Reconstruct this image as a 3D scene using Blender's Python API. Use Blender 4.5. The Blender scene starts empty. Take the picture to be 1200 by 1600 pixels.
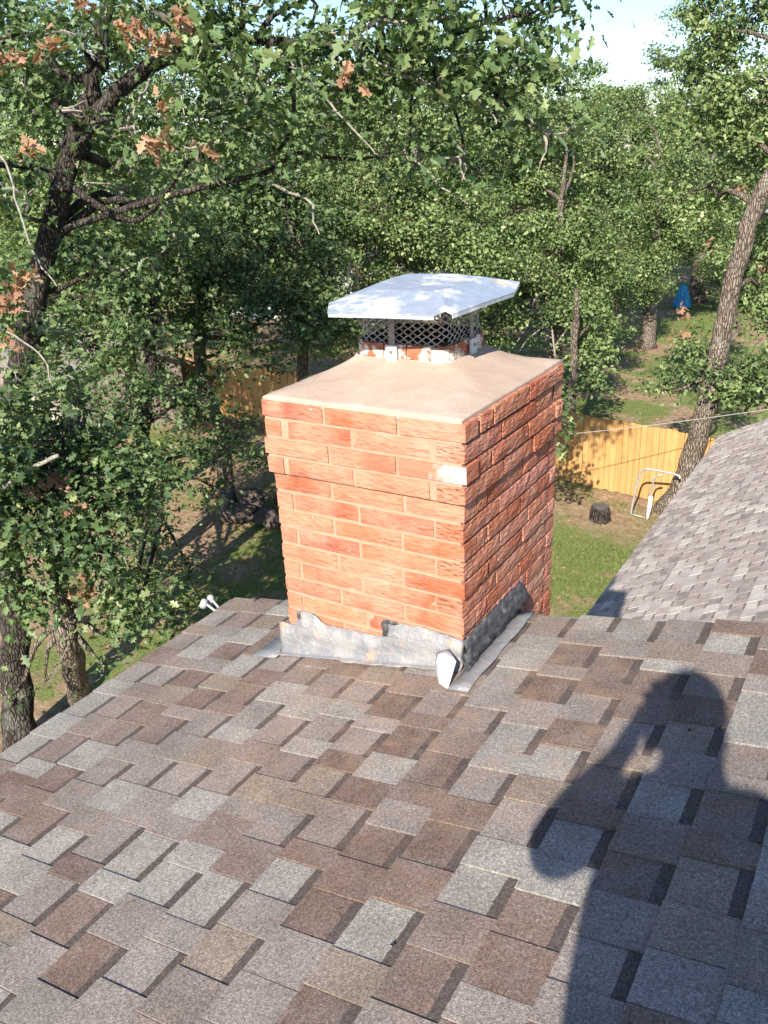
import bpy, bmesh, math, random
import numpy as np
from mathutils import Matrix, Vector
random.seed(7); rng = np.random.default_rng(7)
S = bpy.context.scene; COL = S.collection
# ---------------------------------------------------------------- camera
CAM = np.array([1.1112, -2.2254, 8.0980]); FPX = 1348.0
PITCH, ROLL, YAW = math.radians(22.81), math.radians(-2.76), math.radians(-32.04)
_fh = np.array([math.sin(YAW), math.cos(YAW), 0]); _r = np.array([math.cos(YAW), -math.sin(YAW), 0]); _u = np.array([0, 0, 1.0])
FW = _fh*math.cos(PITCH)-_u*math.sin(PITCH); _up = _fh*math.sin(PITCH)+_u*math.cos(PITCH)
RT = _r*math.cos(ROLL)+_up*math.sin(ROLL); UP = -_r*math.sin(ROLL)+_up*math.cos(ROLL)
cd = bpy.data.cameras.new('camera'); cam = bpy.data.objects.new('camera', cd); COL.objects.link(cam)
cam.matrix_world = Matrix(((RT[0], UP[0], -FW[0], CAM[0]), (RT[1], UP[1], -FW[1], CAM[1]), (RT[2], UP[2], -FW[2], CAM[2]), (0, 0, 0, 1)))
cd.sensor_fit = 'VERTICAL'; cd.sensor_height = 36.0; cd.lens = 36.0*FPX/1600.0; cd.clip_start = 0.02; cd.clip_end = 2000
S.camera = cam
# ---------------------------------------------------------------- sun and sky
SUN_EL, SUN_AZ = math.radians(34.0), math.radians(-12.0)      # light travels towards azimuth SUN_AZ (from +y, towards +x)
LD = Vector((math.sin(SUN_AZ)*math.cos(SUN_EL), math.cos(SUN_AZ)*math.cos(SUN_EL), -math.sin(SUN_EL)))
sd = bpy.data.lights.new('sun', 'SUN'); sun = bpy.data.objects.new('sun', sd); COL.objects.link(sun)
sd.energy = 5.0; sd.angle = math.radians(0.53); sd.color = (1.0, 0.90, 0.765)
sun.rotation_euler = LD.to_track_quat('-Z', 'Y').to_euler(); sun.location = (4, -12, 20)
W = bpy.data.worlds.new('World'); S.world = W; W.use_nodes = True
nt = W.node_tree; nt.nodes.clear()
sky = nt.nodes.new('ShaderNodeTexSky'); sky.sky_type = 'NISHITA'; sky.sun_disc = False
sky.sun_elevation = SUN_EL; sky.sun_rotation = math.atan2(-LD.x, -LD.y); sky.air_density = 1.0; sky.dust_density = 0.3; sky.ozone_density = 4.0
tc = nt.nodes.new('ShaderNodeTexCoord'); mp = nt.nodes.new('ShaderNodeMapping'); mp.inputs['Scale'].default_value = (1.6, 1.6, 4.2)
ns = nt.nodes.new('ShaderNodeTexNoise'); ns.inputs['Scale'].default_value = 2.2; ns.inputs['Detail'].default_value = 9; ns.inputs['Roughness'].default_value = .56
rp = nt.nodes.new('ShaderNodeValToRGB'); rp.color_ramp.elements[0].position = .60; rp.color_ramp.elements[1].position = .72
mx = nt.nodes.new('ShaderNodeMixRGB'); mx.inputs[2].default_value = (4.8, 4.9, 5.2, 1)
bg = nt.nodes.new('ShaderNodeBackground'); bg.inputs['Strength'].default_value = 0.098
out = nt.nodes.new('ShaderNodeOutputWorld')
L = nt.links.new
L(tc.outputs['Generated'], mp.inputs[0]); L(mp.outputs[0], ns.inputs['Vector']); L(ns.outputs['Fac'], rp.inputs[0])
L(rp.outputs[0], mx.inputs[0]); L(sky.outputs[0], mx.inputs[1]); L(mx.outputs[0], bg.inputs[0]); L(bg.outputs[0], out.inputs[0])
# ---------------------------------------------------------------- exposure
S.view_settings.view_transform = 'Standard'; S.view_settings.look = 'None'; S.view_settings.gamma = 1.0
S.view_settings.exposure = 1.1
S.view_settings.use_curve_mapping = False
S.cycles.max_bounces = 4; S.cycles.diffuse_bounces = 3; S.cycles.glossy_bounces = 2; S.cycles.transmission_bounces = 3; S.cycles.caustics_reflective = False; S.cycles.caustics_refractive = False

# ================================================================ helpers
def ray(px, py): return FW+RT*(px-600)/FPX-UP*(py-800)/FPX
def at(px, py, depth): return CAM+ray(px, py)*depth             # a point of the place at that distance along the view axis
def on_z(px, py, z=0.0):
    d = ray(px, py); return CAM+d*((z-CAM[2])/d[2])
def on_y(px, py, y):
    d = ray(px, py); return CAM+d*((y-CAM[1])/d[1])
def proj(P):
    d = np.asarray(P, float)-CAM; z = d@FW
    return 600+FPX*(d@RT)/z, 800-FPX*(d@UP)/z, z

class MB:
    """collects shapes, builds ONE mesh object"""
    def __init__(s): s.v = []; s.f = []; s.mi = []
    def add(s, vs, fs, m=0):
        o = len(s.v); s.v.extend([tuple(map(float, v)) for v in vs]); s.f.extend([tuple(i+o for i in f) for f in fs]); s.mi.extend([m]*len(fs)); return s
    def box(s, c, d, M=None, m=0):
        x, y, z = d[0]/2, d[1]/2, d[2]/2
        vs = [Vector((a*x, b*y, e*z)) for e in (-1, 1) for b in (-1, 1) for a in (-1, 1)]
        if M is not None: vs = [M @ v for v in vs]
        vs = [(v.x+c[0], v.y+c[1], v.z+c[2]) for v in vs]
        return s.add(vs, [(0, 2, 3, 1), (4, 5, 7, 6), (0, 1, 5, 4), (2, 6, 7, 3), (0, 4, 6, 2), (1, 3, 7, 5)], m)
    def tube(s, pts, rad, n=8, m=0, cap=True):
        pts = [np.asarray(p, float) for p in pts]
        if not hasattr(rad, '__len__'): rad = [rad]*len(pts)
        vs = []; prev = None
        for i, p in enumerate(pts):
            t = pts[min(i+1, len(pts)-1)]-pts[max(i-1, 0)]; t = t/(np.linalg.norm(t)+1e-9)
            if prev is None:
                a = np.array([0, 0, 1.0]) if abs(t[2]) < .9 else np.array([1.0, 0, 0]); b = np.cross(t, a)
            else: b = prev-t*(prev@t)
            b = b/(np.linalg.norm(b)+1e-9); c = np.cross(t, b); prev = b
            for k in range(n):
                a = 2*math.pi*k/n; vs.append(p+rad[i]*(math.cos(a)*b+math.sin(a)*c))
        fs = []
        for i in range(len(pts)-1):
            for k in range(n):
                fs.append((i*n+k, i*n+(k+1) % n, (i+1)*n+(k+1) % n, (i+1)*n+k))
        if cap: fs.append(tuple(range(n-1, -1, -1))); fs.append(tuple((len(pts)-1)*n+k for k in range(n)))
        return s.add(vs, fs, m)
    def build(s, name, mats, parent=None, smooth=False):
        me = bpy.data.meshes.new(name); me.from_pydata(s.v, [], s.f); 
        for mt in (mats if isinstance(mats, (list, tuple)) else [mats]): me.materials.append(mt)
        if any(s.mi): me.polygons.foreach_set('material_index', s.mi)
        if smooth: me.polygons.foreach_set('use_smooth', [True]*len(me.polygons))
        me.update()
        return link(name, me, parent)
def attach(o, parent):
    o.parent = parent; o.matrix_parent_inverse = parent.matrix_basis.inverted()
def link(name, me, parent=None, M=None):
    o = bpy.data.objects.new(name, me); COL.objects.link(o)
    if M is not None: o.matrix_basis = M
    if parent is not None: attach(o, parent)
    return o
def tag(o, label=None, cat=None, group=None, kind=None):
    if label: o['label'] = label
    if cat: o['category'] = cat
    if group: o['group'] = group
    if kind: o['kind'] = kind
    return o
def thing(name, loc, label, cat, group=None):
    o = bpy.data.objects.new(name, None); COL.objects.link(o); o.location = [float(v) for v in loc]; o.empty_display_size = .2
    return tag(o, label, cat, group)
def fast_mesh(name, V, F, mats, parent=None, fattr=None, smooth=False):
    """V (n,3) float array, F (m,k) int array of equal polygons"""
    me = bpy.data.meshes.new(name); k = F.shape[1]
    me.vertices.add(len(V)); me.vertices.foreach_set('co', np.ascontiguousarray(V, np.float32).ravel())
    me.loops.add(F.size); me.loops.foreach_set('vertex_index', np.ascontiguousarray(F, np.int32).ravel())
    me.polygons.add(len(F)); me.polygons.foreach_set('loop_start', np.arange(0, F.size, k, dtype=np.int32))
    try: me.polygons.foreach_set('loop_total', np.full(len(F), k, np.int32))
    except Exception: pass
    for mt in (mats if isinstance(mats, (list, tuple)) else [mats]): me.materials.append(mt)
    if fattr:
        for nm, (tp, arr) in fattr.items():
            a = me.attributes.new(nm, tp, 'FACE'); a.data.foreach_set('value' if tp == 'FLOAT' else 'color', np.ascontiguousarray(arr, np.float32).ravel())
    if smooth: me.polygons.foreach_set('use_smooth', [True]*len(F))
    me.update(calc_edges=True); me.validate()
    return link(name, me, parent)

# ---------------------------------------------------------------- materials
def srgb(r, g, b):
    f = lambda c: (c/255/12.92) if c/255 <= .04045 else ((c/255+.055)/1.055)**2.4
    return (f(r), f(g), f(b), 1)
class N:
    """tiny node-graph helper"""
    def __init__(s, name):
        s.m = bpy.data.materials.new(name); s.m.use_nodes = True; s.t = s.m.node_tree; s.t.nodes.clear()
        s.out = s.t.nodes.new('ShaderNodeOutputMaterial')
    def n(s, tp, **kw):
        nd = s.t.nodes.new(tp)
        for k, v in kw.items():
            if k.startswith('_'): setattr(nd, k[1:], v)
            else:
                key = k.replace('__', ' ') if not k.startswith('i') or not k[1:].isdigit() else int(k[1:])
                if isinstance(v, bpy.types.NodeSocket): s.t.links.new(v, nd.inputs[key])
                else: nd.inputs[key].default_value = v
        return nd
    def coord(s, which='Object', scale=(1, 1, 1), off=None):
        c = s.n('ShaderNodeTexCoord').outputs[which]
        m = s.n('ShaderNodeMapping', Vector=c); m.inputs['Scale'].default_value = scale
        if off is not None: s.t.links.new(off, m.inputs['Location'])
        return m.outputs[0]
    def pos(s, scale=(1, 1, 1)):
        g = s.n('ShaderNodeNewGeometry').outputs['Position']; m = s.n('ShaderNodeMapping', Vector=g); m.inputs['Scale'].default_value = scale
        return m.outputs[0]
    def noise(s, vec, scale, detail=4, rough=.55):
        return s.n('ShaderNodeTexNoise', Vector=vec, Scale=scale, Detail=detail, Roughness=rough).outputs['Fac']
    def ramp(s, fac, stops):
        r = s.n('ShaderNodeValToRGB', Fac=fac); e = r.color_ramp.elements
        while len(e) < len(stops): e.new(.5)
        for el, (p, c) in zip(e, stops):
            el.position = p; el.color = c if hasattr(c, '__len__') else (c, c, c, 1)
        return r.outputs[0]
    def mix(s, fac, a, b, bt='MIX'):
        return s.n('ShaderNodeMixRGB', _blend_type=bt, i0=fac, i1=a, i2=b).outputs[0]
    def math(s, op, a, b=0.0):
        return s.n('ShaderNodeMath', _operation=op, i0=a, i1=b).outputs[0]
    def bump(s, h, strength=1.0, dist=.01, normal=None):
        b = s.n('ShaderNodeBump', Height=h, Strength=strength, Distance=dist)
        if normal is not None: s.t.links.new(normal, b.inputs['Normal'])
        return b.outputs[0]
    def bsdf(s, col, rough=.8, metal=0.0, spec=.35, normal=None, **kw):
        p = s.n('ShaderNodeBsdfPrincipled', Roughness=rough, Metallic=metal)
        p.inputs['Specular IOR Level'].default_value = spec
        for k, v in (('Base Color', col),):
            if isinstance(v, bpy.types.NodeSocket): s.t.links.new(v, p.inputs[k])
            else: p.inputs[k].default_value = v
        if normal is not None: s.t.links.new(normal, p.inputs['Normal'])
        s.t.links.new(p.outputs[0], s.out.inputs[0]); return p
    def rnd(s, k=1.0):
        r = s.n('ShaderNodeObjectInfo').outputs['Random']; c = s.n('ShaderNodeCombineXYZ', X=s.math('MULTIPLY', r, 37.0*k), Y=s.math('MULTIPLY', r, 91.0*k), Z=s.math('MULTIPLY', r, 53.0*k)); return c.outputs[0]
def plain(name, col, rough=.7, metal=0.0, spec=.35, nscale=0, namt=.25, bump=0):
    g = N(name); v = g.pos(); nrm = None
    if nscale:
        f = g.noise(v, nscale, 5); c2 = tuple(x*(1-namt) for x in col[:3])+(1,); c3 = tuple(min(1, x*(1+namt)) for x in col[:3])+(1,)
        colr = g.ramp(f, [(.3, c2), (.7, c3)])
        if bump: nrm = g.bump(f, .8, bump)
    else: colr = col
    g.bsdf(colr, rough, metal, spec, nrm); return g.m

def mat_brick(name='brick_clay', relief=.011, crev=.38):
    g = N(name); off = g.rnd(); v = g.coord('Object', (1, 1, 1), off); oc = g.n('ShaderNodeObjectInfo').outputs['Color']
    # bark-like relief: wrinkles that run across the brick
    vs = g.coord('Object', (26, 26, 58), off)
    warp = g.noise(vs, 1.0, 5, .62)
    fine = g.noise(v, 260, 4, .6)
    vor = g.n('ShaderNodeTexVoronoi', Vector=g.coord('Object', (34, 34, 85), off), Scale=1.0, _feature='F1').outputs['Distance']
    h = g.math('ADD', g.math('MULTIPLY', warp, 1.2), g.math('ADD', g.math('MULTIPLY', vor, .75), g.math('MULTIPLY', fine, .22)))
    blot = g.noise(v, 14, 5, .6)
    c = g.mix(g.ramp(blot, [(.35, 0.0), (.75, .55)]), oc, (.52, .215, .13, 1))
    c = g.mix(g.ramp(warp, [(.34, crev), (.46, 0.0)]), c, (.20, .058, .028, 1))
    pv = g.pos(); wash = g.noise(pv, 5.0, 4, .6)                      # thin mortar smear over some areas
    c = g.mix(g.ramp(wash, [(.42, 0.0), (.70, .62)]), c, (.53, .30, .215, 1))
    spk = g.noise(pv, 55, 2, .4)
    c = g.mix(g.ramp(spk, [(.755, 0.0), (.78, .85)]), c, (.8, .74, .68, 1))
    g.bsdf(c, .9, 0, .2, g.bump(h, 1.0, relief)); return g.m
def mat_brick_white():
    g = N('brick_clay_with_white_paint'); v = g.coord('Object'); x = g.n('ShaderNodeSeparateXYZ', Vector=v).outputs[0]
    nz = g.noise(v, 40, 4); nz2 = g.noise(g.coord('Object', (20, 20, 60)), 1.0, 5)
    t = g.math('ADD', g.math('MULTIPLY', x, 7.0), g.math('MULTIPLY', g.math('SUBTRACT', nz, .5), 1.1))
    yy = g.n('ShaderNodeSeparateXYZ', Vector=v).outputs[1]
    c = g.mix(g.math('MULTIPLY', g.ramp(t, [(.0, 0.05), (.5, .9)]), g.ramp(yy, [(.003, 1.0), (.007, 0.0)])), (.42, .15, .085, 1), (.62, .56, .52, 1))
    g.bsdf(c, .85, 0, .2, g.bump(nz2, .8, .006)); return g.m
def mat_mortar():
    g = N('mortar'); v = g.pos(); f = g.noise(v, 9, 5); fi = g.noise(v, 190, 3, .7)
    c = g.ramp(f, [(.3, (.41, .232, .157, 1)), (.7, (.52, .325, .235, 1))])
    c = g.mix(g.ramp(fi, [(.35, .35), (.6, 0.0)]), c, (.28, .16, .105, 1))
    g.bsdf(c, .95, 0, .15, g.bump(g.math('ADD', fi, g.math('MULTIPLY', f, 2.0)), .8, .004)); return g.m
def mat_crown():
    g = N('crown_mortar'); v = g.pos(); f = g.noise(v, 5, 6, .6); fi = g.noise(v, 150, 4, .7); st = g.noise(g.pos((4, 22, 4)), 1.0, 4)
    c = g.ramp(f, [(.3, (.37, .28, .225, 1)), (.55, (.45, .355, .29, 1)), (.75, (.52, .42, .35, 1))])
    c = g.mix(g.ramp(fi, [(.36, .5), (.52, 0.0)]), c, (.30, .215, .165, 1))
    c = g.mix(g.ramp(g.noise(g.pos((3, 11, 3)), 1.0, 6, .65), [(.50, 0.0), (.68, .45)]), c, (.33, .255, .205, 1))
    cr = g.n('ShaderNodeTexVoronoi', Vector=g.pos(), Scale=4.5, _feature='DISTANCE_TO_EDGE').outputs['Distance']
    c = g.mix(g.ramp(g.math('ADD', cr, g.math('MULTIPLY', g.math('SUBTRACT', fi, .5), .02)), [(.0, .35), (.008, 0.0)]), c, (.25, .17, .12, 1))
    g.bsdf(c, .95, 0, .15, g.bump(g.math('ADD', g.math('MULTIPLY', fi, .35), g.math('MULTIPLY', st, .35)), .6, .004)); return g.m
def mat_shingle(name, source, dark=False, gain=1.0, stain=True):
    # gain scales the neutral granule tone the tabs fade into
    g = N(name)
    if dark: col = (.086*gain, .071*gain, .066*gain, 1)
    elif source == 'object': col = g.n('ShaderNodeObjectInfo').outputs['Color']
    else: col = g.n('ShaderNodeAttribute', _attribute_name='col').outputs['Color']
    v = g.pos(); gr = g.noise(v, 330, 3, .75); gr2 = g.noise(v, 130, 2, .6); big = g.noise(v, 7, 4, .6)
    if not dark: col = g.mix(g.ramp(g.noise(v, 11, 3, .6), [(.44, 0.0), (.70, .50)]), col, (.20*gain, .178*gain, .164*gain, 1))
    c = g.mix(1.0, col, g.ramp(gr, [(.28, .34), (.5, .95), (.72, 1.95)]), 'MULTIPLY')
    c = g.mix(1.0, c, g.ramp(gr2, [(.3, .68), (.7, 1.34)]), 'MULTIPLY')
    c = g.mix(1.0, c, g.ramp(big, [(.3, .84), (.7, 1.14)]), 'MULTIPLY')
    if stain:   # mortar dust washed down from the chimney
        d = g.n('ShaderNodeVectorMath', _operation='DISTANCE', i0=g.pos((1, .9, 0)), i1=(.1, -.12, 0)).outputs['Value']
        f = g.math('MULTIPLY', g.ramp(d, [(.25, 1.0), (.95, 0.0)]), g.ramp(g.noise(v, 9, 6, .7), [(.46, 0.0), (.70, .5)]))
        c = g.mix(f, c, (.34, .23, .155, 1))
    g.bsdf(c, .92, 0, .25, g.bump(gr, .75, .0035)); return g.m
def mat_bark(name, dark, light, lich, sc=1.0):
    g = N(name); v = g.coord('Object', (9*sc, 9*sc, 2.2*sc)); vo = g.n('ShaderNodeTexVoronoi', Vector=v, Scale=2.4, _feature='DISTANCE_TO_EDGE').outputs['Distance']
    n1 = g.noise(g.coord('Object', (14*sc, 14*sc, 3*sc)), 1.5, 6, .65); n2 = g.noise(g.coord('Object'), 3.5*sc, 5, .6)
    h = g.math('ADD', g.ramp(vo, [(0, 0.0), (.22, 1.0)]), g.math('MULTIPLY', n1, .8))
    c = g.mix(g.ramp(h, [(.45, 0.0), (1.2 if False else .98, 1.0)]), dark, light)
    c = g.mix(g.ramp(n2, [(.52, 0.0), (.66, .75)]), c, lich)
    g.bsdf(c, .95, 0, .15, g.bump(h, 1.0, .03)); return g.m
def mat_leaf(name, cols, trans=.32, rough=.42, spec=.5):
    g = N(name); r = g.n('ShaderNodeAttribute', _attribute_name='rnd').outputs['Fac']
    c = g.ramp(r, [(i/(len(cols)-1)*.86+.08, q) for i, q in enumerate(cols)])
    p = g.bsdf(c, rough, 0, spec)
    t = g.n('ShaderNodeBsdfTranslucent', Color=g.mix(1.0, c, (1.5, 1.55, .55, 1), 'MULTIPLY'))
    m = g.n('ShaderNodeMixShader', Fac=trans); g.t.links.new(p.outputs[0], m.inputs[1]); g.t.links.new(t.outputs[0], m.inputs[2])
    g.t.links.new(m.outputs[0], g.out.inputs[0]); return g.m
def mat_galv():
    g = N('galvanised_lid'); v = g.pos(); f = g.noise(v, 7, 7, .62); f2 = g.noise(v, 26, 5, .6); b = g.noise(v, 2.2, 3)
    peel = g.math('MULTIPLY', g.ramp(f, [(.50, 0.0), (.64, 1.0)]), g.ramp(f2, [(.36, .15), (.56, .8)]))
    c = g.mix(g.ramp(f2, [(.35, .0), (.7, 1.0)]), (.42, .48, .57, 1), (.54, .60, .68, 1))
    c = g.mix(g.math('MULTIPLY', peel, .88), c, (.82, .78, .72, 1))
    rust = g.ramp(g.n('ShaderNodeVectorMath', _operation='DISTANCE', i0=v, i1=(-.21, .78, 7.64)).outputs['Value'], [(.03, .6), (.06, 0.0)])
    c = g.mix(rust, c, (.62, .48, .30, 1))
    g.bsdf(c, g.mix(peel, (.46, .46, .46, 1), (.8, .8, .8, 1)), g.math('MULTIPLY', g.math('SUBTRACT', 1.0, peel), .55), .5, g.bump(g.math('ADD', g.math('MULTIPLY', peel, .4), b), .5, .006)); return g.m
def mat_flash(name, base, sealed, amt):
    g = N(name); v = g.pos(); f = g.noise(v, 13, 6, .65); f2 = g.noise(v, 45, 4, .6); wv = g.noise(g.pos((9, 9, 30)), 1.0, 4)
    c = g.mix(g.ramp(f, [(.40, 0.0), (.6, amt)]), base, sealed)
    c = g.mix(g.ramp(f2, [(.62, 0.0), (.72, .7)]), c, (.45, .41, .37, 1))
    c = g.mix(g.ramp(g.noise(v, 21, 4), [(.62, 0.0), (.7, .75)]), c, (.50, .27, .16, 1))
    g.bsdf(c, .5, .15, .5, g.bump(g.math('ADD', f2, g.math('MULTIPLY', wv, 1.3)), .8, .006)); return g.m
def mat_tar():
    g = N('black_roof_tar'); v = g.pos(); f = g.noise(g.pos((10, 10, 34)), 1.0, 6, .6); w = g.n('ShaderNodeTexWave', Vector=g.pos((1, 1, 1.4)), Scale=9, Distortion=9, Detail=3).outputs['Fac']
    c = g.ramp(g.noise(v, 30, 4), [(.4, (.035, .036, .040, 1)), (.62, (.085, .087, .092, 1)), (.72, (.22, .21, .20, 1))])
    g.bsdf(c, .42, 0, .6, g.bump(g.math('ADD', f, g.math('MULTIPLY', w, .25)), .9, .012)); return g.m
def mat_ground():
    g = N('yard_ground'); v = g.pos(); a = g.noise(v, .33, 5, .6); b = g.noise(v, 1.6, 6, .65); c_ = g.noise(v, 22, 5, .7); d = g.noise(v, 6, 5, .6)
    gr = g.ramp(c_, [(.3, (.07, .10, .028, 1)), (.55, (.165, .205, .065, 1)), (.75, (.30, .31, .13, 1))])
    dirt = g.ramp(d, [(.3, (.19, .125, .078, 1)), (.55, (.33, .235, .155, 1)), (.75, (.44, .34, .24, 1))])
    xs = g.n('ShaderNodeSeparateXYZ', Vector=v).outputs[0]
    m = g.math('ADD', g.math('ADD', g.math('MULTIPLY', a, .9), g.math('MULTIPLY', b, .6)), g.ramp(g.math('MULTIPLY', xs, -.05), [(.4, 0.0), (.62, .07)]))
    c = g.mix(g.ramp(m, [(.73, 0.0), (.84, 1.0)]), gr, dirt)
    # bare, leaf-strewn earth under the oaks and along the fence
    y = g.n('ShaderNodeSeparateXYZ', Vector=v).outputs
    dist = g.math('ABSOLUTE', g.math('SUBTRACT', g.math('ADD', y[1], g.math('MULTIPLY', y[0], .125)), 15.6))
    c = g.mix(g.math('MULTIPLY', g.ramp(g.math('ADD', g.math('MULTIPLY', dist, .33), g.math('MULTIPLY', b, .9)), [(.55, 1.0), (.95, 0.0)]), .9), c, dirt)
    g.bsdf(c, .95, 0, .1, g.bump(g.math('ADD', c_, b), .8, .05)); return g.m
def mat_wood():
    g = N('cedar_picket'); off = g.rnd(); oc = g.n('ShaderNodeObjectInfo').outputs['Color']; f = g.noise(g.coord('Object', (40, 40, 2.2), off), 1.0, 6, .6); k = g.noise(g.coord('Object', (1, 1, 1), off), 6, 3)
    c = g.mix(g.ramp(f, [(.3, .65), (.7, 0.0)]), oc, (.30, .13, .035, 1))
    c = g.mix(g.ramp(k, [(.7, 0.0), (.78, .6)]), c, (.16, .07, .03, 1))
    g.bsdf(c, .8, 0, .25, g.bump(f, .5, .004)); return g.m
M_BRICK = mat_brick(); M_BRICKF = mat_brick('worn_brick_clay', .0045, .14); M_BRICKW = mat_brick_white(); M_MORT = mat_mortar(); M_CROWN = mat_crown()
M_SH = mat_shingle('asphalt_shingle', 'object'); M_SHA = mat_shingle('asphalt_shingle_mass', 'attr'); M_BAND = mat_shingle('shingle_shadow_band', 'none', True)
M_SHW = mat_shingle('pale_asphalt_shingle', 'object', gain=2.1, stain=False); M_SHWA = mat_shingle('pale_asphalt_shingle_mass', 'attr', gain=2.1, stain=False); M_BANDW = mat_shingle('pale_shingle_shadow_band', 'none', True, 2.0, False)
M_BARK = mat_bark('oak_bark', (.014, .012, .010, 1), (.072, .060, .051, 1), (.15, .145, .13, 1))  # crown shade on the big left oak is put into this dark tone
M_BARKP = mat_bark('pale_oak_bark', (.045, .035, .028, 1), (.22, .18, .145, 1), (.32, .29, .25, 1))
M_TWIG = plain('pale_twig_bark', (.24, .22, .195, 1), .9, nscale=14, namt=.45)
GREENS = [(.026, .053, .022, 1), (.058, .107, .039, 1), (.104, .168, .062, 1), (.165, .235, .094, 1), (.285, .325, .155, 1)]
GREENS2 = [(.043, .078, .027, 1), (.096, .156, .052, 1), (.158, .228, .082, 1), (.225, .295, .118, 1), (.34, .375, .19, 1)]
M_LEAF = mat_leaf('oak_leaf', GREENS, .22, .48, .42); M_LEAFF = mat_leaf('far_oak_leaf', GREENS2, .2, .5, .4)
M_DEAD = mat_leaf('dead_oak_leaf', [(.22, .115, .07, 1), (.36, .21, .14, 1), (.50, .33, .23, 1)], .25, .7, .2)
M_GALV = mat_galv(); M_STEEL = plain('dull_steel', (.23, .225, .22, 1), .5, .55, .5, 40, .3); M_SCREEN = plain('weathered_steel_screen', (.42, .40, .38, 1), .5, .3, .5, 60, .3)
M_FLASH = mat_flash('grey_flashing', (.19, .195, .21, 1), (.29, .28, .275, 1), .9); M_STRIP = mat_flash('grey_metal_strip', (.20, .21, .225, 1), (.27, .265, .27, 1), .6)
M_TAR = mat_tar(); M_WHITEFL = plain('white_flashing', (.50, .52, .56, 1), .55, 0, .4, 14, .15, .004)
M_BLACK = plain('flat_black', (.012, .011, .010, 1), .95); M_GROUND = mat_ground(); M_WOOD = mat_wood()  # the black puts the flue's inner shade into the colour; crumbs share it
M_TRIM = plain('white_trim', (.70, .68, .64, 1), .6, nscale=6, namt=.08); M_WALL = plain('painted_siding', (.48, .42, .35, 1), .8, nscale=3, namt=.1)
M_DECK = plain('roof_deck', (.05, .045, .042, 1), .95)
M_CABLE = plain('grey_cable', (.33, .33, .32, 1), .6); M_GPIPE = plain('galvanised_pipe', (.42, .41, .40, 1), .45, .4, .5, 9, .3); M_WPIPE = plain('white_pipe', (.78, .76, .72, 1), .5)
# ================================================================ the setting
def ground():
    n = 90; R = 420.0
    g = np.linspace(-1, 1, n); g = np.sign(g)*np.abs(g)**2.2*R
    X, Y = np.meshgrid(g-6, g+14, indexing='ij')
    Z = .10*np.sin(X*.31+1)*np.sin(Y*.27)+.05*np.sin(X*.9)*np.cos(Y*.7+2)
    far = np.clip((np.hypot(X, Y-8)-30)/30, 0, 1); Z = Z*(1-far)
    V = np.stack([X, Y, Z-.02], -1).reshape(-1, 3)
    i, j = np.meshgrid(np.arange(n-1), np.arange(n-1), indexing='ij'); a = (i*n+j).ravel()
    F = np.stack([a, a+n, a+n+1, a+1], 1)
    o = fast_mesh('ground', V, F, M_GROUND, smooth=True); tag(o, kind='structure'); return o
ground()
def gz(x, y): return .10*math.sin(x*.31+1)*math.sin(y*.27)+.05*math.sin(x*.9)*math.cos(y*.7+2)-.02

# ---------------------------------------------------------------- shingled roofs
PAL = [(.262, .250, .230), (.245, .233, .214), (.222, .198, .182), (.212, .182, .165), (.200, .166, .146), (.180, .140, .120), (.165, .122, .101), (.152, .108, .088), (.212, .174, .140), (.225, .196, .178)]
PALW = [(.38, .335, .31), (.345, .30, .277), (.295, .25, .23), (.235, .20, .183), (.42, .385, .355), (.32, .272, .245)]
def wedge(kind, ln, E, k=1.0):
    """one laminated tab: butt edge at x=0, tucks under the next course at x=E"""
    b, u = ((.0125, .0058) if kind == 'tooth' else (.0080, .0012)); b *= k; u *= k
    y = ln/2-.0012; m = MB(); bt = -.004; xe = E+.02
    if kind == 'tooth':
        m.add([(0, -y, bt), (0, y, bt), (xe, -y, bt), (xe, y, bt), (.0, -y, b), (.0, y, b), (xe, -y, u), (xe, y, u)],
              [(4, 6, 7, 5), (0, 4, 5, 1), (0, 2, 6, 4), (1, 5, 7, 3)])
    else:
        xb = E-.031; hb = b+(u-b)*xb/xe
        m.add([(0, -y, bt), (0, y, bt), (xe, -y, bt), (xe, y, bt), (0, -y, b), (0, y, b), (xb, -y, hb), (xb, y, hb), (xe, -y, u), (xe, y, u)],
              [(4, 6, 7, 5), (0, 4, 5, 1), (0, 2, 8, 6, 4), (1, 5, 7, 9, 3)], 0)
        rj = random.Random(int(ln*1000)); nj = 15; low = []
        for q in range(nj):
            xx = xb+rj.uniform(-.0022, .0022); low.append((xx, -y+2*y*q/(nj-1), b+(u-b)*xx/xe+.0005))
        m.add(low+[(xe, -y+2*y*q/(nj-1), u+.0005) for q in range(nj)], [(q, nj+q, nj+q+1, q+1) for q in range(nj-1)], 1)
    return m
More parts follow.
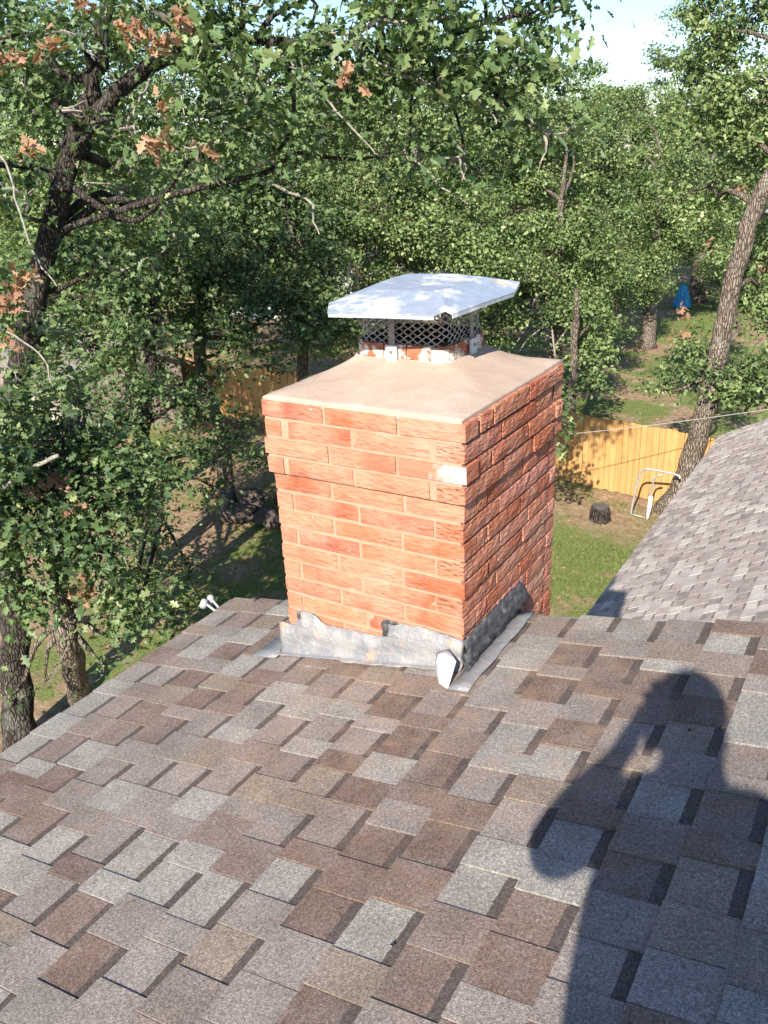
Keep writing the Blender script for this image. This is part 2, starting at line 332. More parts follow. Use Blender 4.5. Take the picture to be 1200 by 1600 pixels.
def shingle_roof(part, origin, slope, u0, u1, y0, y1, E, pal, mo, ma, mband, lo, hi, seed, limit=300, k=1.0):
    rs = random.Random(seed); ang = math.atan(slope); M = Matrix.Translation(origin) @ Matrix.Rotation(-ang, 4, 'Y')
    pieces = []; u = u0; row = 0
    while u < u1:
        y = y0-rs.random()*.2; tooth = rs.random() < .5; cur = rs.choice(pal)
        while y < y1:
            ln = rs.uniform(lo, hi)
            if not tooth: ln = rs.uniform(.118, .160)
            if rs.random() < .93: cur = rs.choice(pal)
            jit = rs.uniform(.9, 1.1); c = tuple(v*jit for v in cur)
            a, b = max(y, y0), min(y+ln, y1+rs.uniform(-.004, .004))
            if b-a > .03:
                pieces.append((('tooth' if tooth else 'valley'), u, (a+b)/2, round((b-a)/.01)*.01, c, b-a))
            y += ln
            tooth = True if not tooth else rs.random() < .16
        u += E; row += 1
    scored = []
    for i, (kd, uu, yy, lq, c, l) in enumerate(pieces):
        w = M @ Vector((uu+E/2, yy, 0)); px, py, z = proj(w)
        vis = z > .2 and -40 < px < 1240 and -40 < py < 1640
        scored.append((0 if vis else 1, z if z > 0 else 99, i))
    scored.sort(); single = {i for v, z, i in scored[:limit] if v == 0}
    cache = {}; mass = MB(); mc = []
    for i, (kd, uu, yy, lq, c, l) in enumerate(pieces):
        if i in single:
            key = (kd, lq)
            if key not in cache:
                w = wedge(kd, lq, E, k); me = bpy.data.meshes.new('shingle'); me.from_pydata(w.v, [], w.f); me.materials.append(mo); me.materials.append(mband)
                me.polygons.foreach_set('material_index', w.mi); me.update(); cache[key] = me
            T = M @ Matrix.Translation((uu, yy, rs.uniform(-.0006, .0006))) @ Matrix.Rotation(rs.uniform(-.004, .004), 4, 'Z') @ Matrix.Scale(l/lq, 4, (0, 1, 0))
            o = link('shingle', cache[key], part, T); o.color = (*c, 1)
        else:
            w = wedge(kd, l, E, k); T = M @ Matrix.Translation((uu, yy, 0))
            mass.add([T @ Vector(v) for v in w.v], []); off = len(mass.v)-len(w.v)
            for f, mi in zip(w.f, w.mi): mass.f.append(tuple(q+off for q in f)); mass.mi.append(mi); mc.append((*c, 1))
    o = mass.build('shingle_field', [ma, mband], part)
    a = o.data.attributes.new('col', 'FLOAT_COLOR', 'FACE'); a.data.foreach_set('color', np.array(mc, np.float32).ravel()); tag(o, kind='stuff')
    return M
def slab(mb, M, u0, u1, y0, y1, h0, h1, m=0):
    vs = [M @ Vector((u, y, h)) for h in (h0, h1) for y in (y0, y1) for u in (u0, u1)]
    mb.add(vs, [(0, 2, 3, 1), (4, 5, 7, 6), (0, 1, 5, 4), (2, 6, 7, 3), (0, 4, 6, 2), (1, 3, 7, 5)], m)

RZ, RS, EAVE, RAKE = 6.470, .20, -1.36, .425
cs = 1/math.sqrt(1+RS*RS)
def roof_z(x): return RZ+RS*x
house = thing('house', (3.2, -3, 0), 'two storey house whose brown and grey shingle roof fills the foreground', 'house')
RIDGE = 3.4
def main_house():
    M = Matrix.Translation((0, 0, RZ)) @ Matrix.Rotation(-math.atan(RS), 4, 'Y')
    r = MB(); slab(r, M, EAVE/cs+.012, RIDGE/cs, -7.0, RAKE-.012, -.03, -.006)
    M2 = Matrix.Translation((2*RIDGE, 0, RZ)) @ Matrix.Rotation(math.atan(RS), 4, 'Y')
    slab(r, M2, -RIDGE/cs, 1.4/cs, -7.0, RAKE-.012, -.03, .004)
    roof = r.build('roof', M_DECK, house)
    # course lines sit where the photograph has them: x = .118 + k*.1505
    E = .1505/cs; u0 = (.118-10*.1505)/cs+.0
    shingle_roof(roof, (0, 0, RZ), RS, u0, RIDGE/cs-.05, -7.0, RAKE, E, PAL, M_SH, M_SHA, M_BAND, .065, .14, 11)
    d = MB()
    d.box((EAVE+.03, (RAKE-7)/2, roof_z(EAVE)-.115), (.02, RAKE+7-.03, .16)); slab(d, M, EAVE/cs+.02, RIDGE/cs, RAKE-.04, RAKE-.02, -.19, -.032)
    d.build('fascia', M_TRIM, house)
    s = MB(); s.box((EAVE+.30, (RAKE-7)/2, roof_z(EAVE)-.185), (.5, RAKE+7-.1, .015)); s.build('soffit', M_TRIM, house)
    e = MB(); slab(e, M, EAVE/cs+.004, EAVE/cs+.05, -7.0, RAKE-.004, -.006, -.0045); slab(e, M, EAVE/cs+.06, RIDGE/cs, RAKE-.05, RAKE-.004, -.006, -.0045); e.build('drip_edge', M_STRIP, house)
    w = MB(); x0, x1, y1 = EAVE+.45, 2*RIDGE+.95, .12; za, zr = roof_z(x0)-.04, roof_z(RIDGE)-.05
    w.add([(x0, -6.7, -.3), (x1, -6.7, -.3), (x1, y1, -.3), (x0, y1, -.3), (x0, -6.7, za), (x1, -6.7, za), (x1, y1, za), (x0, y1, za), (RIDGE, -6.7, zr), (RIDGE, y1, zr)],
          [(0, 4, 7, 3), (1, 2, 6, 5), (0, 1, 5, 8, 4), (3, 7, 9, 6, 2)])
    w.build('wall', M_WALL, house)
    for wx in (1.6, 4.4):
        f = MB(); f.box((wx, .135, 1.6), (1.1, .05, 1.3)); fo = f.build('window', M_TRIM, house); g = MB(); g.box((wx, .163, 1.6), (.98, .01, 1.18)); g.build('pane', M_PANE, fo)
M_PANE = plain('window_pane', (.02, .025, .03, 1), .08, 0, .6)
main_house()

wing = thing('house_wing', (1.8, 10, 0), 'lower single storey wing with pale pinkish grey shingle roof at right', 'house')
def wing_house():
    x0, z0, s, ya, yb, ridge = -1.62, 2.90, .54, 1.2, 14.05, 5.5
    c = 1/math.sqrt(1+s*s); M = Matrix.Translation((x0, 0, z0)) @ Matrix.Rotation(-math.atan(s), 4, 'Y'); UL = ridge/c
    r = MB(); slab(r, M, .012, UL, ya, yb-.01, -.03, -.006)
    M2 = Matrix.Translation((x0+2*ridge, 0, z0)) @ Matrix.Rotation(math.atan(s), 4, 'Y'); slab(r, M2, -UL, 0, ya, yb-.01, -.03, .004)
    roof = r.build('roof', M_DECK, wing)
    shingle_roof(roof, (x0, 0, z0), s, -.01, UL-.05, ya, yb, .147, PALW, M_SHW, M_SHWA, M_BANDW, .11, .26, 5, k=1.0)
    d = MB(); d.box((x0+.02, (ya+yb)/2, z0-.12), (.02, yb-ya-.04, .17)); slab(d, M, .05, UL, yb-.035, yb-.015, -.2, -.032); d.build('fascia', M_TRIM, wing)
    w = MB(); a, b = x0+.4, x0+2*ridge-.4; za = z0+.4*s-.05; zr = z0+ridge*s-.05; y1, y2 = ya+.3, yb-.3
    w.add([(a, y1, -.3), (b, y1, -.3), (b, y2, -.3), (a, y2, -.3), (a, y1, za), (b, y1, za), (b, y2, za), (a, y2, za), (x0+ridge, y1, zr), (x0+ridge, y2, zr)],
          [(0, 4, 7, 3), (1, 2, 6, 5), (0, 1, 5, 8, 4), (3, 7, 9, 6, 2)]); w.build('wall', M_WALL, wing)
    for wy in (5.0, 9.5):
        f = MB(); f.box((a-.012, wy, 1.5), (.05, 1.2, 1.2)); fo = f.build('window', M_TRIM, wing); g = MB(); g.box((a-.04, wy, 1.5), (.01, 1.08, 1.08)); g.build('pane', M_PANE, fo)
wing_house()

# ---------------------------------------------------------------- chimney
ZT, CH, CW, CDEP = 7.34, .0677, .723, .82
chimney = thing('chimney', (-CW/2, CDEP/2, 0), 'orange red brick chimney with tan mortar crown standing at the roof edge', 'chimney')
def rough_brick(l, h, d, seed):
    """a brick with a gridded, slightly uneven outer face and worn arrises; outer face at -y"""
    r = random.Random(seed); nx, nz = 6, 2; vs = []; fs = []
    for j in range(nz+1):
        for i in range(nx+1):
            ex = i in (0, nx); ez = j in (0, nz)
            x = -l/2+l*i/nx; z = -h/2+h*j/nz
            y = r.uniform(-.0016, .0016)+(.0028 if (ex or ez) else 0)
            if ex: x *= 1-.012*r.random()
            if ez: z *= 1-.05*r.random()
            vs.append((x, y, z))
    k = nx+1
    for j in range(nz):
        for i in range(nx): a = j*k+i; fs.append((a, a+1, a+k+1, a+k))
    rim = [i for i in range(k)]+[j*k+nx for j in range(1, nz+1)]+[nz*k+i for i in range(nx-1, -1, -1)]+[j*k for j in range(nz-1, 0, -1)]
    o = len(vs); vs += [(vs[i][0], d, vs[i][2]) for i in rim]; n = len(rim)
    for q in range(n): fs.append((rim[(q+1) % n], rim[q], o+q, o+(q+1) % n))
    # crease the ends for texture on the visible header
    return vs, fs
BC = {}
def brick(l, h, d, variant, mat):
    key = (round(l, 2), round(h, 3), round(d, 2), variant, mat.name)
    if key not in BC:
        v, f = rough_brick(key[0], key[1], key[2], hash(key[:4]) & 255 if False else int(key[0]*1000)+variant*17)
        me = bpy.data.meshes.new('brick'); me.from_pydata(v, [], f); me.materials.append(mat); me.update(); BC[key] = me
    return BC[key], l/key[0]
BCOL = [(.41, .138, .076), (.385, .125, .068), (.43, .15, .086), (.37, .110, .058), (.43, .165, .10), (.34, .098, .055), (.45, .175, .105), (.30, .085, .05)]
def build_chimney():
    rs = random.Random(3); J = .011
    def corb(r): return (.016, .012, .017, .014)[r] if r < 4 else (0.0 if r < 7 else -.001*(r % 2))
    def lay(face, a, b, r, depth, proud, mat=M_BRICK, col=None):
        """face: f(ront, -y) r(ight, +x) b(ack) l(eft); a..b along the face"""
        e = corb(r)+proud+rs.uniform(-.0015, .0015); l = b-a-J; h = CH-J*rs.uniform(.8, 1.1); mid = (a+b)/2; z = ZT-(r+.5)*CH+rs.uniform(-.001, .001)
        me, sc = brick(l, h, depth, rs.randrange(3), mat)
        ang = {'f': 0, 'r': 90, 'b': 180, 'l': 270}[face]
        p = {'f': (mid, -e, z), 'r': (e, mid, z), 'b': (mid, CDEP+e, z), 'l': (-CW-e, mid, z)}[face]
        T = Matrix.Translation(p) @ Matrix.Rotation(math.radians(ang), 4, 'Z') @ Matrix.Rotation(rs.uniform(-.004, .004), 4, 'Y') @ Matrix.Scale(sc, 4, (1, 0, 0))
        o = link('brick', me, chimney, T); o.color = (*[c*rs.uniform(.93, 1.07) for c in (col or rs.choice(BCOL))], 1); return o
    PINK = (.44, .20, .15)
    for r in range(20):
        odd = r % 2 == 0; j = lambda s=.012: rs.uniform(-s, s); e = corb(r)
        PF, PR = .004, (.013 if r < 9 else .008)
        # front (sunny) face
        if r < 15:
            if odd:
                f = [-CW-e-.003-J/2, -CW*(1-.335)+j(), -CW*(1-.715)+j(), e+PR]
            else: f = [-CW+.075+j(.01), -CW*(1-.475)+j(), -CW*(1-.87)+j(.008)]
            for i in range(len(f)-1):
                white = (r == 2 and i == 2)
                o = lay('f', f[i], f[i+1]+(J/2 if odd and i == 2 else 0), r, .085, PF, M_BRICKW if white else M_BRICKF)
                if white: o['label'] = 'brick end smeared with white paint'
            if not odd: pass
        # right face
        if odd: g = [.082+j(.008), .19+j(.015), .475+j(), .745+j(), CDEP-.0]
        else: g = [-e-PF-J/2, .272+j(), .545+j(), CDEP-.09]
        for i in range(len(g)-1):
            if r > 13 and g[i+1] < .45: continue
            pink = (4 <= r <= 12 and g[i] > .25 and rs.random() < .62)
            lay('r', g[i], g[i+1], r, .095 if not odd else .09, PR+(rs.uniform(-.004, .003) if r < 4 else 0), col=PINK if pink else None)
        # back and left faces
        if odd:
            b = [-CW+.10, -CW*.62, -CW*.28, -.0+e]
            lf = [-e+.095, .34, .60, CDEP+e]
        else:
            b = [-CW-e, -CW*.66, -CW*.3, e+.006+J/2]
            lf = [-e-PF-J/2, .25, .51, CDEP-.10]
        for i in range(3): lay('b', b[i], b[i+1], r, .085, .003)
        for i in range(3): lay('l', lf[i], lf[i+1], r, .075, .003, M_BRICKF)
    # mortar core, stepped out under the corbelled courses
    m = MB(); m.box((-CW/2, CDEP/2, ZT-12*CH+.02), (CW-.002, CDEP-.002, 16*CH)); m.box((-CW/2, CDEP/2, ZT-2*CH), (CW+.024, CDEP+.024, 4*CH-.008))
    m.box((-CW/2, (CDEP+.14)/2, ZT-20*CH-2.9), (CW+.004, CDEP-.14, 5.9)); m.build('mortar_core', M_MORT, chimney)
    # crown wash: flat edge over the top course, rising to the flue
    n = 34; e = .0145; V = []; fx0, fx1, fy0, fy1 = -.62, -.25, .40, .735
    X = np.linspace(-CW-e, e, n); Y = np.linspace(-e, CDEP+e, n); r2 = np.random.default_rng(4)
    nz = r2.normal(0, .0006, (n, n))
    for i, x in enumerate(X):
        for jj, y in enumerate(Y):
            dx = max(fx0-x, 0, x-fx1); dy = max(fy0-y, 0, y-fy1); d = math.hypot(dx, dy)
            edge = min(x-X[0], X[-1]-x, y-Y[0], Y[-1]-y)
            dm = d/(d+edge+1e-6); z = ZT+.004+.062*(1-dm)**1.1+nz[i, jj]+.0015*math.sin(x*17+y*9)
            wob = .0025*math.sin(31*x+3)*math.sin(27*y) if edge < 1e-6 else 0
            V.append((x+wob, y+wob, z))
    F = [(i*n+k, (i+1)*n+k, (i+1)*n+k+1, i*n+k+1) for i in range(n-1) for k in range(n-1)]
    cr = MB(); cr.add(V, F)
    ring = [i*n for i in range(n)]+[(n-1)*n+k for k in range(1, n)]+[i*n+n-1 for i in range(n-2, -1, -1)]+[k for k in range(n-2, 0, -1)]
    q = len(cr.v); cr.v += [(cr.v[i][0]*.998, cr.v[i][1], ZT-.014) for i in ring]; L_ = len(ring)
    for a in range(L_): cr.f.append((ring[a], q+a, q+(a+1) % L_, ring[(a+1) % L_])); cr.mi.append(0)
    co = cr.build('crown', M_CROWN, chimney, True); co.data.polygons.foreach_set('use_smooth', [k < (n-1)**2 for k in range(len(co.data.polygons))])
    # flue rim of short bricks set on the crown
    z = 7.392; H = .066
    rim = thing('flue_rim', (-.435, .565, z), None, None); attach(rim, chimney)
    inner = MB()
    for (cx, cy, dx, dy) in ((-.435, .425, .30, .012), (-.435, .71, .30, .012), (-.60, .567, .012, .28), (-.27, .567, .012, .28)): inner.box((cx, cy, z+H/2+.012), (dx, dy, H+.0))
    inner.build('flue_liner', M_BLACK, rim)
    b2 = MB(); b2.box((-.435, .567, z+.005), (.32, .28, .02)); b2.build('dark_hollow_plate', M_BLACK, rim)  # dark plate stands in for the shade of an open flue
    def fb(cx, cy, ang, l, mat):
        me, sc = brick(l, H, .05, rs.randrange(3), mat); T = Matrix.Translation((cx, cy, z+H/2)) @ Matrix.Rotation(math.radians(ang), 4, 'Z') @ Matrix.Scale(sc, 4, (1, 0, 0))
        o = link('brick', me, rim, T); o.color = (.34*rs.uniform(.8, 1.1), .13, .075, 1)
    for cx, l in ((-.545, .09), (-.45, .09), (-.355, .09)): fb(cx, .393, 0, l, M_BRICKP)
    fb(-.615, .425, -45, .06, M_BRICKP); fb(-.262, .425, 45, .06, M_BRICKP)
    for cy, l in ((.505, .11), (.63, .12)): fb(-.243, cy, 90, l, M_BRICKP); fb(-.633, cy, 270, l, M_BRICKP)
    fb(-.262, .715, 135, .06, M_BRICKP); fb(-.615, .715, 225, .06, M_BRICKP)
    for cx in (-.52, -.36): fb(cx, .745, 180, .15, M_BRICKP)
    mm = MB()
    pts = [(-.60, .402), (-.28, .402), (-.254, .43), (-.254, .71), (-.28, .738), (-.60, .738), (-.625, .71), (-.625, .43)]
    o = len(pts); mm.add([(x, y, z-.02) for x, y in pts]+[(x, y, z+H-.012) for x, y in pts]+[(x*.86-.06, .57+(y-.57)*.82, z+H-.012) for x, y in pts],
        [(i, (i+1) % o, o+(i+1) % o, o+i) for i in range(o)]+[(o+i, o+(i+1) % o, 2*o+(i+1) % o, 2*o+i) for i in range(o)]); mm.build('rim_mortar', M_WHMORT, rim)
    sk = MB()   # skirt of white mortar where the rim meets the crown
    p1 = [((x+.435)*1.12-.435, .57+(y-.57)*1.14) for x, y in pts]
    sk.add([(x+rs.uniform(-.008, .008), y+rs.uniform(-.008, .008), z-.012) for x, y in p1]+[((x+.435)*1.035-.435, .57+(y-.57)*1.045, z+.014+rs.uniform(-.006, .008)) for x, y in pts], [(i, (i+1) % o, o+(i+1) % o, o+i) for i in range(o)])
    sk.build('mortar_fillet', M_WHMORT, rim)
def mat_brick_patch():
    g = N('whitewashed_rim_brick'); v = g.pos(); oc = g.n('ShaderNodeObjectInfo').outputs['Color']; f = g.noise(v, 16, 5, .6); h = g.noise(g.pos((30, 30, 90)), 1.0, 5)
    c = g.mix(g.ramp(f, [(.49, 0.0), (.55, .9)]), oc, (.66, .60, .54, 1)); c = g.mix(g.ramp(h, [(.38, .5), (.5, 0.0)]), c, (.12, .05, .03, 1))
    g.bsdf(c, .9, 0, .2, g.bump(h, .8, .006)); return g.m
M_BRICKP = mat_brick_patch(); M_WHMORT = plain('pale_mortar', (.52, .44, .37, 1), .95, 0, .2, 22, .22, .005)
build_chimney()

def flashing():
    # sunny side: apron turned up the bricks and out over the shingles, lumpy with sealant
    def sheet(name, rows, mat, th=.004):
        nr, nc = len(rows), len(rows[0]); V = [p for r in rows for p in r]; m = MB()
        m.add(V, [(i*nc+k, i*nc+k+1, (i+1)*nc+k+1, (i+1)*nc+k) for i in range(nr-1) for k in range(nc-1)])
        o = m.build(name, mat, chimney, True); md = o.modifiers.new('thickness', 'SOLIDIFY'); md.thickness = th; md.offset = 0; return o
    rs = random.Random(9); n = 40; xs = [-.765+(.765+.012)*i/(n-1) for i in range(n)]
    def tops(x):
        keys = [(-.765, 6.462), (-.69, 6.465), (-.672, 6.475), (-.665, 6.535), (-.60, 6.537), (-.56, 6.502), (-.30, 6.520), (-.285, 6.585), (-.22, 6.592), (-.156, 6.600), (.02, 6.588)]
        for (a, za), (b, zb) in zip(keys, keys[1:]):
            if a <= x <= b: return za+(zb-za)*(x-a)/(b-a)
        return keys[-1][1]
    top = [(x, -.0125+rs.uniform(-.002, .001), tops(x)+rs.uniform(-.0025, .0025)) for x in xs]
    mid = [(x, -.017+rs.uniform(-.004, .002), (tops(x)+roof_z(x))/2) for x in xs]
    low = [(x, -.022+rs.uniform(-.003, .003), roof_z(x)+.022) for x in xs]
    toe = [(x, -.034+rs.uniform(-.005, .002), roof_z(x)+.0135) for x in xs]
    out_ = [(x-.012, -.046+rs.uniform(-.004, .004)-(.010 if -.45 < x < -.2 else 0), roof_z(x)+.0145) for x in xs]
    sheet('apron_flashing', [top, mid, low, toe, out_], M_FLASH)
    # left strip lying on the shingles beyond the far-left corner
    ys = [-.07+(.07+.42)*i/8 for i in range(9)]
    sheet('side_strip', [[(-.872, y, roof_z(-.872)+.0135) for y in ys], [(-.80, y, roof_z(-.80)+.0140) for y in ys], [(-.755, y, roof_z(-.755)+.016) for y in ys]], M_STRIP, .002)
    # tarred flap on the shaded side
    n = 22; ys = [-.012+.475*i/(n-1) for i in range(n)]; t = lambda y: y/.46
    top = [(.012+rs.uniform(0, .003), y, 6.588+.004*math.sin(y*9)+rs.uniform(-.004, .004)) for y in ys]
    def row(k, x): return [(x+rs.uniform(-.003, .004), y+(.0 if y < .44 else .012*k), 6.588+(roof_z(.02)+.020-6.588)*k/4+rs.uniform(-.004, .004)) for y in ys]
    sheet('tar_flap', [top]+[row(k, .014+.0045*k) for k in (1, 2, 3)]+[[(.036+rs.uniform(-.003, .006), y, roof_z(.036)+.018+rs.uniform(0, .004)) for y in ys]], M_TAR, .006)
    tr = MB(); tr.add([(.016, -.014, 6.58), (.012, -.024, 6.53), (.045, -.052, roof_z(.045)+.022), (.038, .045, roof_z(.038)+.026), (.016, .06, 6.56)], [(0, 1, 2, 3, 4)]); o = tr.build('tar_corner', M_TAR, chimney); o.modifiers.new('t', 'SOLIDIFY').thickness = .005
    # metal strip on the shingles along the shaded side
    ys = [-.155+(.155+.418)*i/10 for i in range(11)]
    sheet('metal_strip', [[(.022, y, roof_z(.022)+.0145) for y in ys], [(.06, y, roof_z(.06)+.014) for y in ys], [(.094+.003*math.sin(y*30), y, roof_z(.094)+.0138) for y in ys]], M_STRIP, .002)
    # white folded corner piece, pinched to a point
    w = MB(); z = roof_z(0)+.016
    tp = (-.035, -.03, 6.555); w.add([(-.070, -.050, z+.055), (-.060, -.085, z+.028), (-.018, -.135, z), (.022, -.150, z), (.016, -.075, z+.06), tp, (-.012, -.100, z+.050), (-.045, -.078, z+.062)],
        [(0, 1, 7), (1, 2, 6, 7), (2, 3, 6), (3, 4, 6), (4, 5, 7, 6), (5, 0, 7)]); o = w.build('folded_corner', M_WHITEFL, chimney, True); o.modifiers.new('t', 'SOLIDIFY').thickness = .002
    # dabs of old tar in the joint of the two apron sheets
    for (x, zz, w, h) in ((-.288, 6.560, .016, .040), (-.262, 6.590, .030, .010), (-.665, 6.515, .008, .022)):
        b = MB(); n = 11; ring = []
        for k in range(n): a = 6.283*k/n; q = rs.uniform(.65, 1.15); ring.append((x+w*q*math.cos(a), -.0205, zz+h*q*math.sin(a)))
        b.add(ring+[(p[0]*.3+x*.7, -.0245, p[2]*.3+zz*.7) for p in ring], [(k, (k+1) % n, n+(k+1) % n, n+k) for k in range(n)]+[tuple(range(n, 2*n))]); b.build('tar_dab', M_TAR, chimney, True)
flashing()

# ---------------------------------------------------------------- chimney cap
cap = thing('chimney_cap', (-.43, .57, 7.45), 'galvanised chimney cap with peeling white paint and diamond mesh sides', 'chimney cap'); del cap['category']; attach(cap, chimney)
def chimney_cap():
    ZE, ZP = 7.609, 7.648
    outer = [(-.655, .300, ZE), (-.560, .150, ZE-.004), (-.385, .172, ZE-.001), (-.188, .205, ZE-.003), (-.168, .246, ZE+.006), (-.146, .250, ZE-.004), (-.128, .45, ZE+.001), (-.126, .700, ZE-.003), (-.190, .905, ZE+.002), (-.42, .955, ZE), (-.66, .93, ZE), (-.668, .62, ZE)]
    inner = [(-.575, .50, ZP+.002), (-.53, .40, ZP+.002), (-.385, .37, ZP+.004), (-.285, .385, ZP+.003), (-.272, .395, ZP+.004), (-.262, .405, ZP+.003), (-.255, .50, ZP+.001), (-.245, .66, ZP-.004), (-.29, .78, ZP-.004), (-.42, .80, ZP), (-.585, .745, ZP+.003), (-.60, .64, ZP)]
    m = MB(); n = len(outer); c = (-.41, .58, ZP+.002)
    m.add(outer+inner+[c], [(i, (i+1) % n, n+(i+1) % n, n+i) for i in range(n)]+[(n+i, n+(i+1) % n, 2*n) for i in range(n)])
    o = m.build('lid', M_GALV, cap); md = o.modifiers.new('t', 'SOLIDIFY'); md.thickness = .003; md.offset = -1
    hm = MB()   # turned-down hem round the lid
    for i in range(n):
        if i in (3, 4): continue
        a, b = np.array(outer[i]), np.array(outer[(i+1) % n]); cc = np.array(c)
        ia, ib = a+(cc-a)*.012, b+(cc-b)*.012
        hm.add([ia-(0, 0, .003), ib-(0, 0, .003), ib-(0, 0, .016), ia-(0, 0, .016)], [(0, 1, 2, 3)])
    hm.build('hem', M_GALV, cap).modifiers.new('t', 'SOLIDIFY').thickness = .002
    # expanded-metal screen: zigzag strands round a rounded rectangle
    x0, x1, y0, y1, r = -.612, -.262, .412, .728, .05; path = []
    for cx, cy, a0 in ((x1-r, y0+r, -90), (x1-r, y1-r, 0), (x0+r, y1-r, 90), (x0+r, y0+r, 180)):
        for k in range(5): a = math.radians(a0+k*22.5); path.append(np.array([cx+r*math.cos(a), cy+r*math.sin(a)]))
    path.append(path[0]); seg = [np.linalg.norm(b-a) for a, b in zip(path, path[1:])]; tot = sum(seg)
    def along(s):
        s %= tot
        for a, b, l in zip(path, path[1:], seg):
            if s <= l: return a+(b-a)*s/l
            s -= l
        return path[0]
    ND, NR, zb, zt = 34, 7, 7.452, 7.622; m = MB(); hh = (zt-zb)/NR
    for j in range(NR+1):
        for half in range(2):
            pts = []
            for i in range(ND*4+1):
                ph = (i % 4); tri = [0, .62, 1, .62][ph] if half == 0 else -[0, .62, 1, .62][ph]
                p = along(tot*i/(ND*4)); pts.append((p[0], p[1], zb+hh*(j+tri*.5)))
            if (j == 0 and half == 1) or (j == NR and half == 0): continue
            m.tube(pts, .0023, 4, cap=False)
    m.build('mesh_screen', M_SCREEN, cap)
    lip = MB(); lip.tube([(*along(tot*i/40), zb-.003+.002*math.sin(i)) for i in range(41)], .003, 5); lip.build('screen_hem', M_SCREEN, cap)
    for (x, y, dx, dy) in ((-.455, .385, .024, .004), (-.240, .585, .004, .024), (-.635, .585, .004, .024), (-.435, .752, .024, .004)):
        p = MB(); p.box((x, y, 7.535), (dx, dy, .17)); 
        ux, uy = (0, 1) if dx > dy else (1, 0); sg = -1 if (y < .5 or x < -.5) else 1
        p.box((x+ux*sg*-.012, y+uy*sg*-.012, 7.6215), (dx+ux*.024, dy+uy*.024, .003))
        po = p.build('post', M_STEEL, cap)
        ft = MB(); ft.box((x+ux*sg*.006, y+uy*sg*.006, 7.428), (.044 if dx > dy else .008, .044 if dy > dx else .008, .058)); ft.build('foot_plate', M_WHITEFL, cap)
        bl = MB(); bl.tube([(x+ux*sg*.006, y+uy*sg*.006, 7.434), (x+ux*sg*.015, y+uy*sg*.015, 7.434)], .006, 6); bl.build('bolt', M_STEEL, cap)
chimney_cap()
#PART3
# ================================================================ trees
LEAF_H = np.array([(0, 0), (.16, .05), (.30, .24), (.42, .09), (.58, .33), (.74, .13), (.90, .14), (1, 0)])     # half of a lobed oak leaf
def leaf_frames(n, out_dir, r, upb=.55, outb=.5):
    nr = r.normal(size=(n, 3)); nr[:, 2] += upb*1.6; nr += out_dir*outb*1.6
    nr /= np.linalg.norm(nr, axis=1, keepdims=True)+1e-9
    t = r.normal(size=(n, 3)); t[:, 2] -= .35; t -= nr*(t*nr).sum(1, keepdims=True); t /= np.linalg.norm(t, axis=1, keepdims=True)+1e-9
    return t, np.cross(nr, t), nr
def leaves_mesh(name, P, out_dir, size, near, mat, parent, r, upb=.55, outb=.5, simple=False, tone=0.0):
    n = len(P); t, b, nn = leaf_frames(n, out_dir, r, upb, outb); s = size*r.uniform(.45, 1.45, n)[:, None]
    fold = r.uniform(.05, .5, n)[:, None]; curl = r.uniform(-.25, .1, n)[:, None]
    if near:
        k = len(LEAF_H); V = np.empty((n, 2*k, 3))
        for h, sg in ((0, 1), (1, -1)):
            for q, (x, y) in enumerate(LEAF_H): V[:, h*k+q] = P+s*(t*x+b*(sg*y*1.12)+nn*(y*fold+curl*x*x))
        base = (np.arange(n)*2*k)[:, None]
        F = np.concatenate([base+np.arange(k)[None, ::-1], base+k+np.arange(k)[None]], 1).reshape(-1, k); rep = 2
    elif simple:
        pts = [(0, 0), (.5, .33), (1, 0), (.45, -.33)]; V = np.empty((n, 4, 3))
        for q, (x, y) in enumerate(pts): V[:, q] = P+s*(t*x+b*y+nn*(abs(y)*fold+curl*x*x))
        F = (np.arange(n)*4)[:, None]+np.arange(4)[None]; rep = 1
    else:
        pts = [(0, 0), (.28, .25), (.45, .10), (.70, .30), (1, .03), (.72, -.28), (.48, -.11), (.25, -.27)]; V = np.empty((n, 8, 3))
        for q, (x, y) in enumerate(pts): V[:, q] = P+s*(t*x+b*y+nn*(abs(y)*fold+curl*x*x))
        F = (np.arange(n)*8)[:, None]+np.arange(8)[None]; rep = 1
    rn = np.clip(r.normal(.46, .17, n)+tone, 0, 1)
    return fast_mesh(name, V.reshape(-1, 3), F, mat, parent, {'rnd': ('FLOAT', np.repeat(rn, rep))})
def curve(a, b, r, bend=.18, n=6, sag=0.0):
    a, b = np.asarray(a, float), np.asarray(b, float); L_ = np.linalg.norm(b-a); o = r.normal(size=3)*L_*bend*.5; o2 = r.normal(size=3)*L_*bend*.25
    ts = np.linspace(0, 1, n); return [a+(b-a)*t+o*math.sin(math.pi*t)+o2*math.sin(2*math.pi*t)+np.array([0, 0, sag*L_*math.sin(math.pi*t)]) for t in ts]
def smooth_path(pts, rad, sub=4):
    P = np.array(pts, float); n = len(P); out_p, out_r = [], []
    for i in range(n-1):
        p0, p1, p2, p3 = P[max(i-1, 0)], P[i], P[i+1], P[min(i+2, n-1)]
        for k in range(sub):
            t = k/sub; out_p.append(.5*((2*p1)+(-p0+p2)*t+(2*p0-5*p1+4*p2-p3)*t*t+(-p0+3*p1-3*p2+p3)*t**3)); out_r.append(rad[i]+(rad[i+1]-rad[i])*t)
    out_p.append(P[-1]); out_r.append(rad[-1]); return out_p, out_r
NLEAF = 0
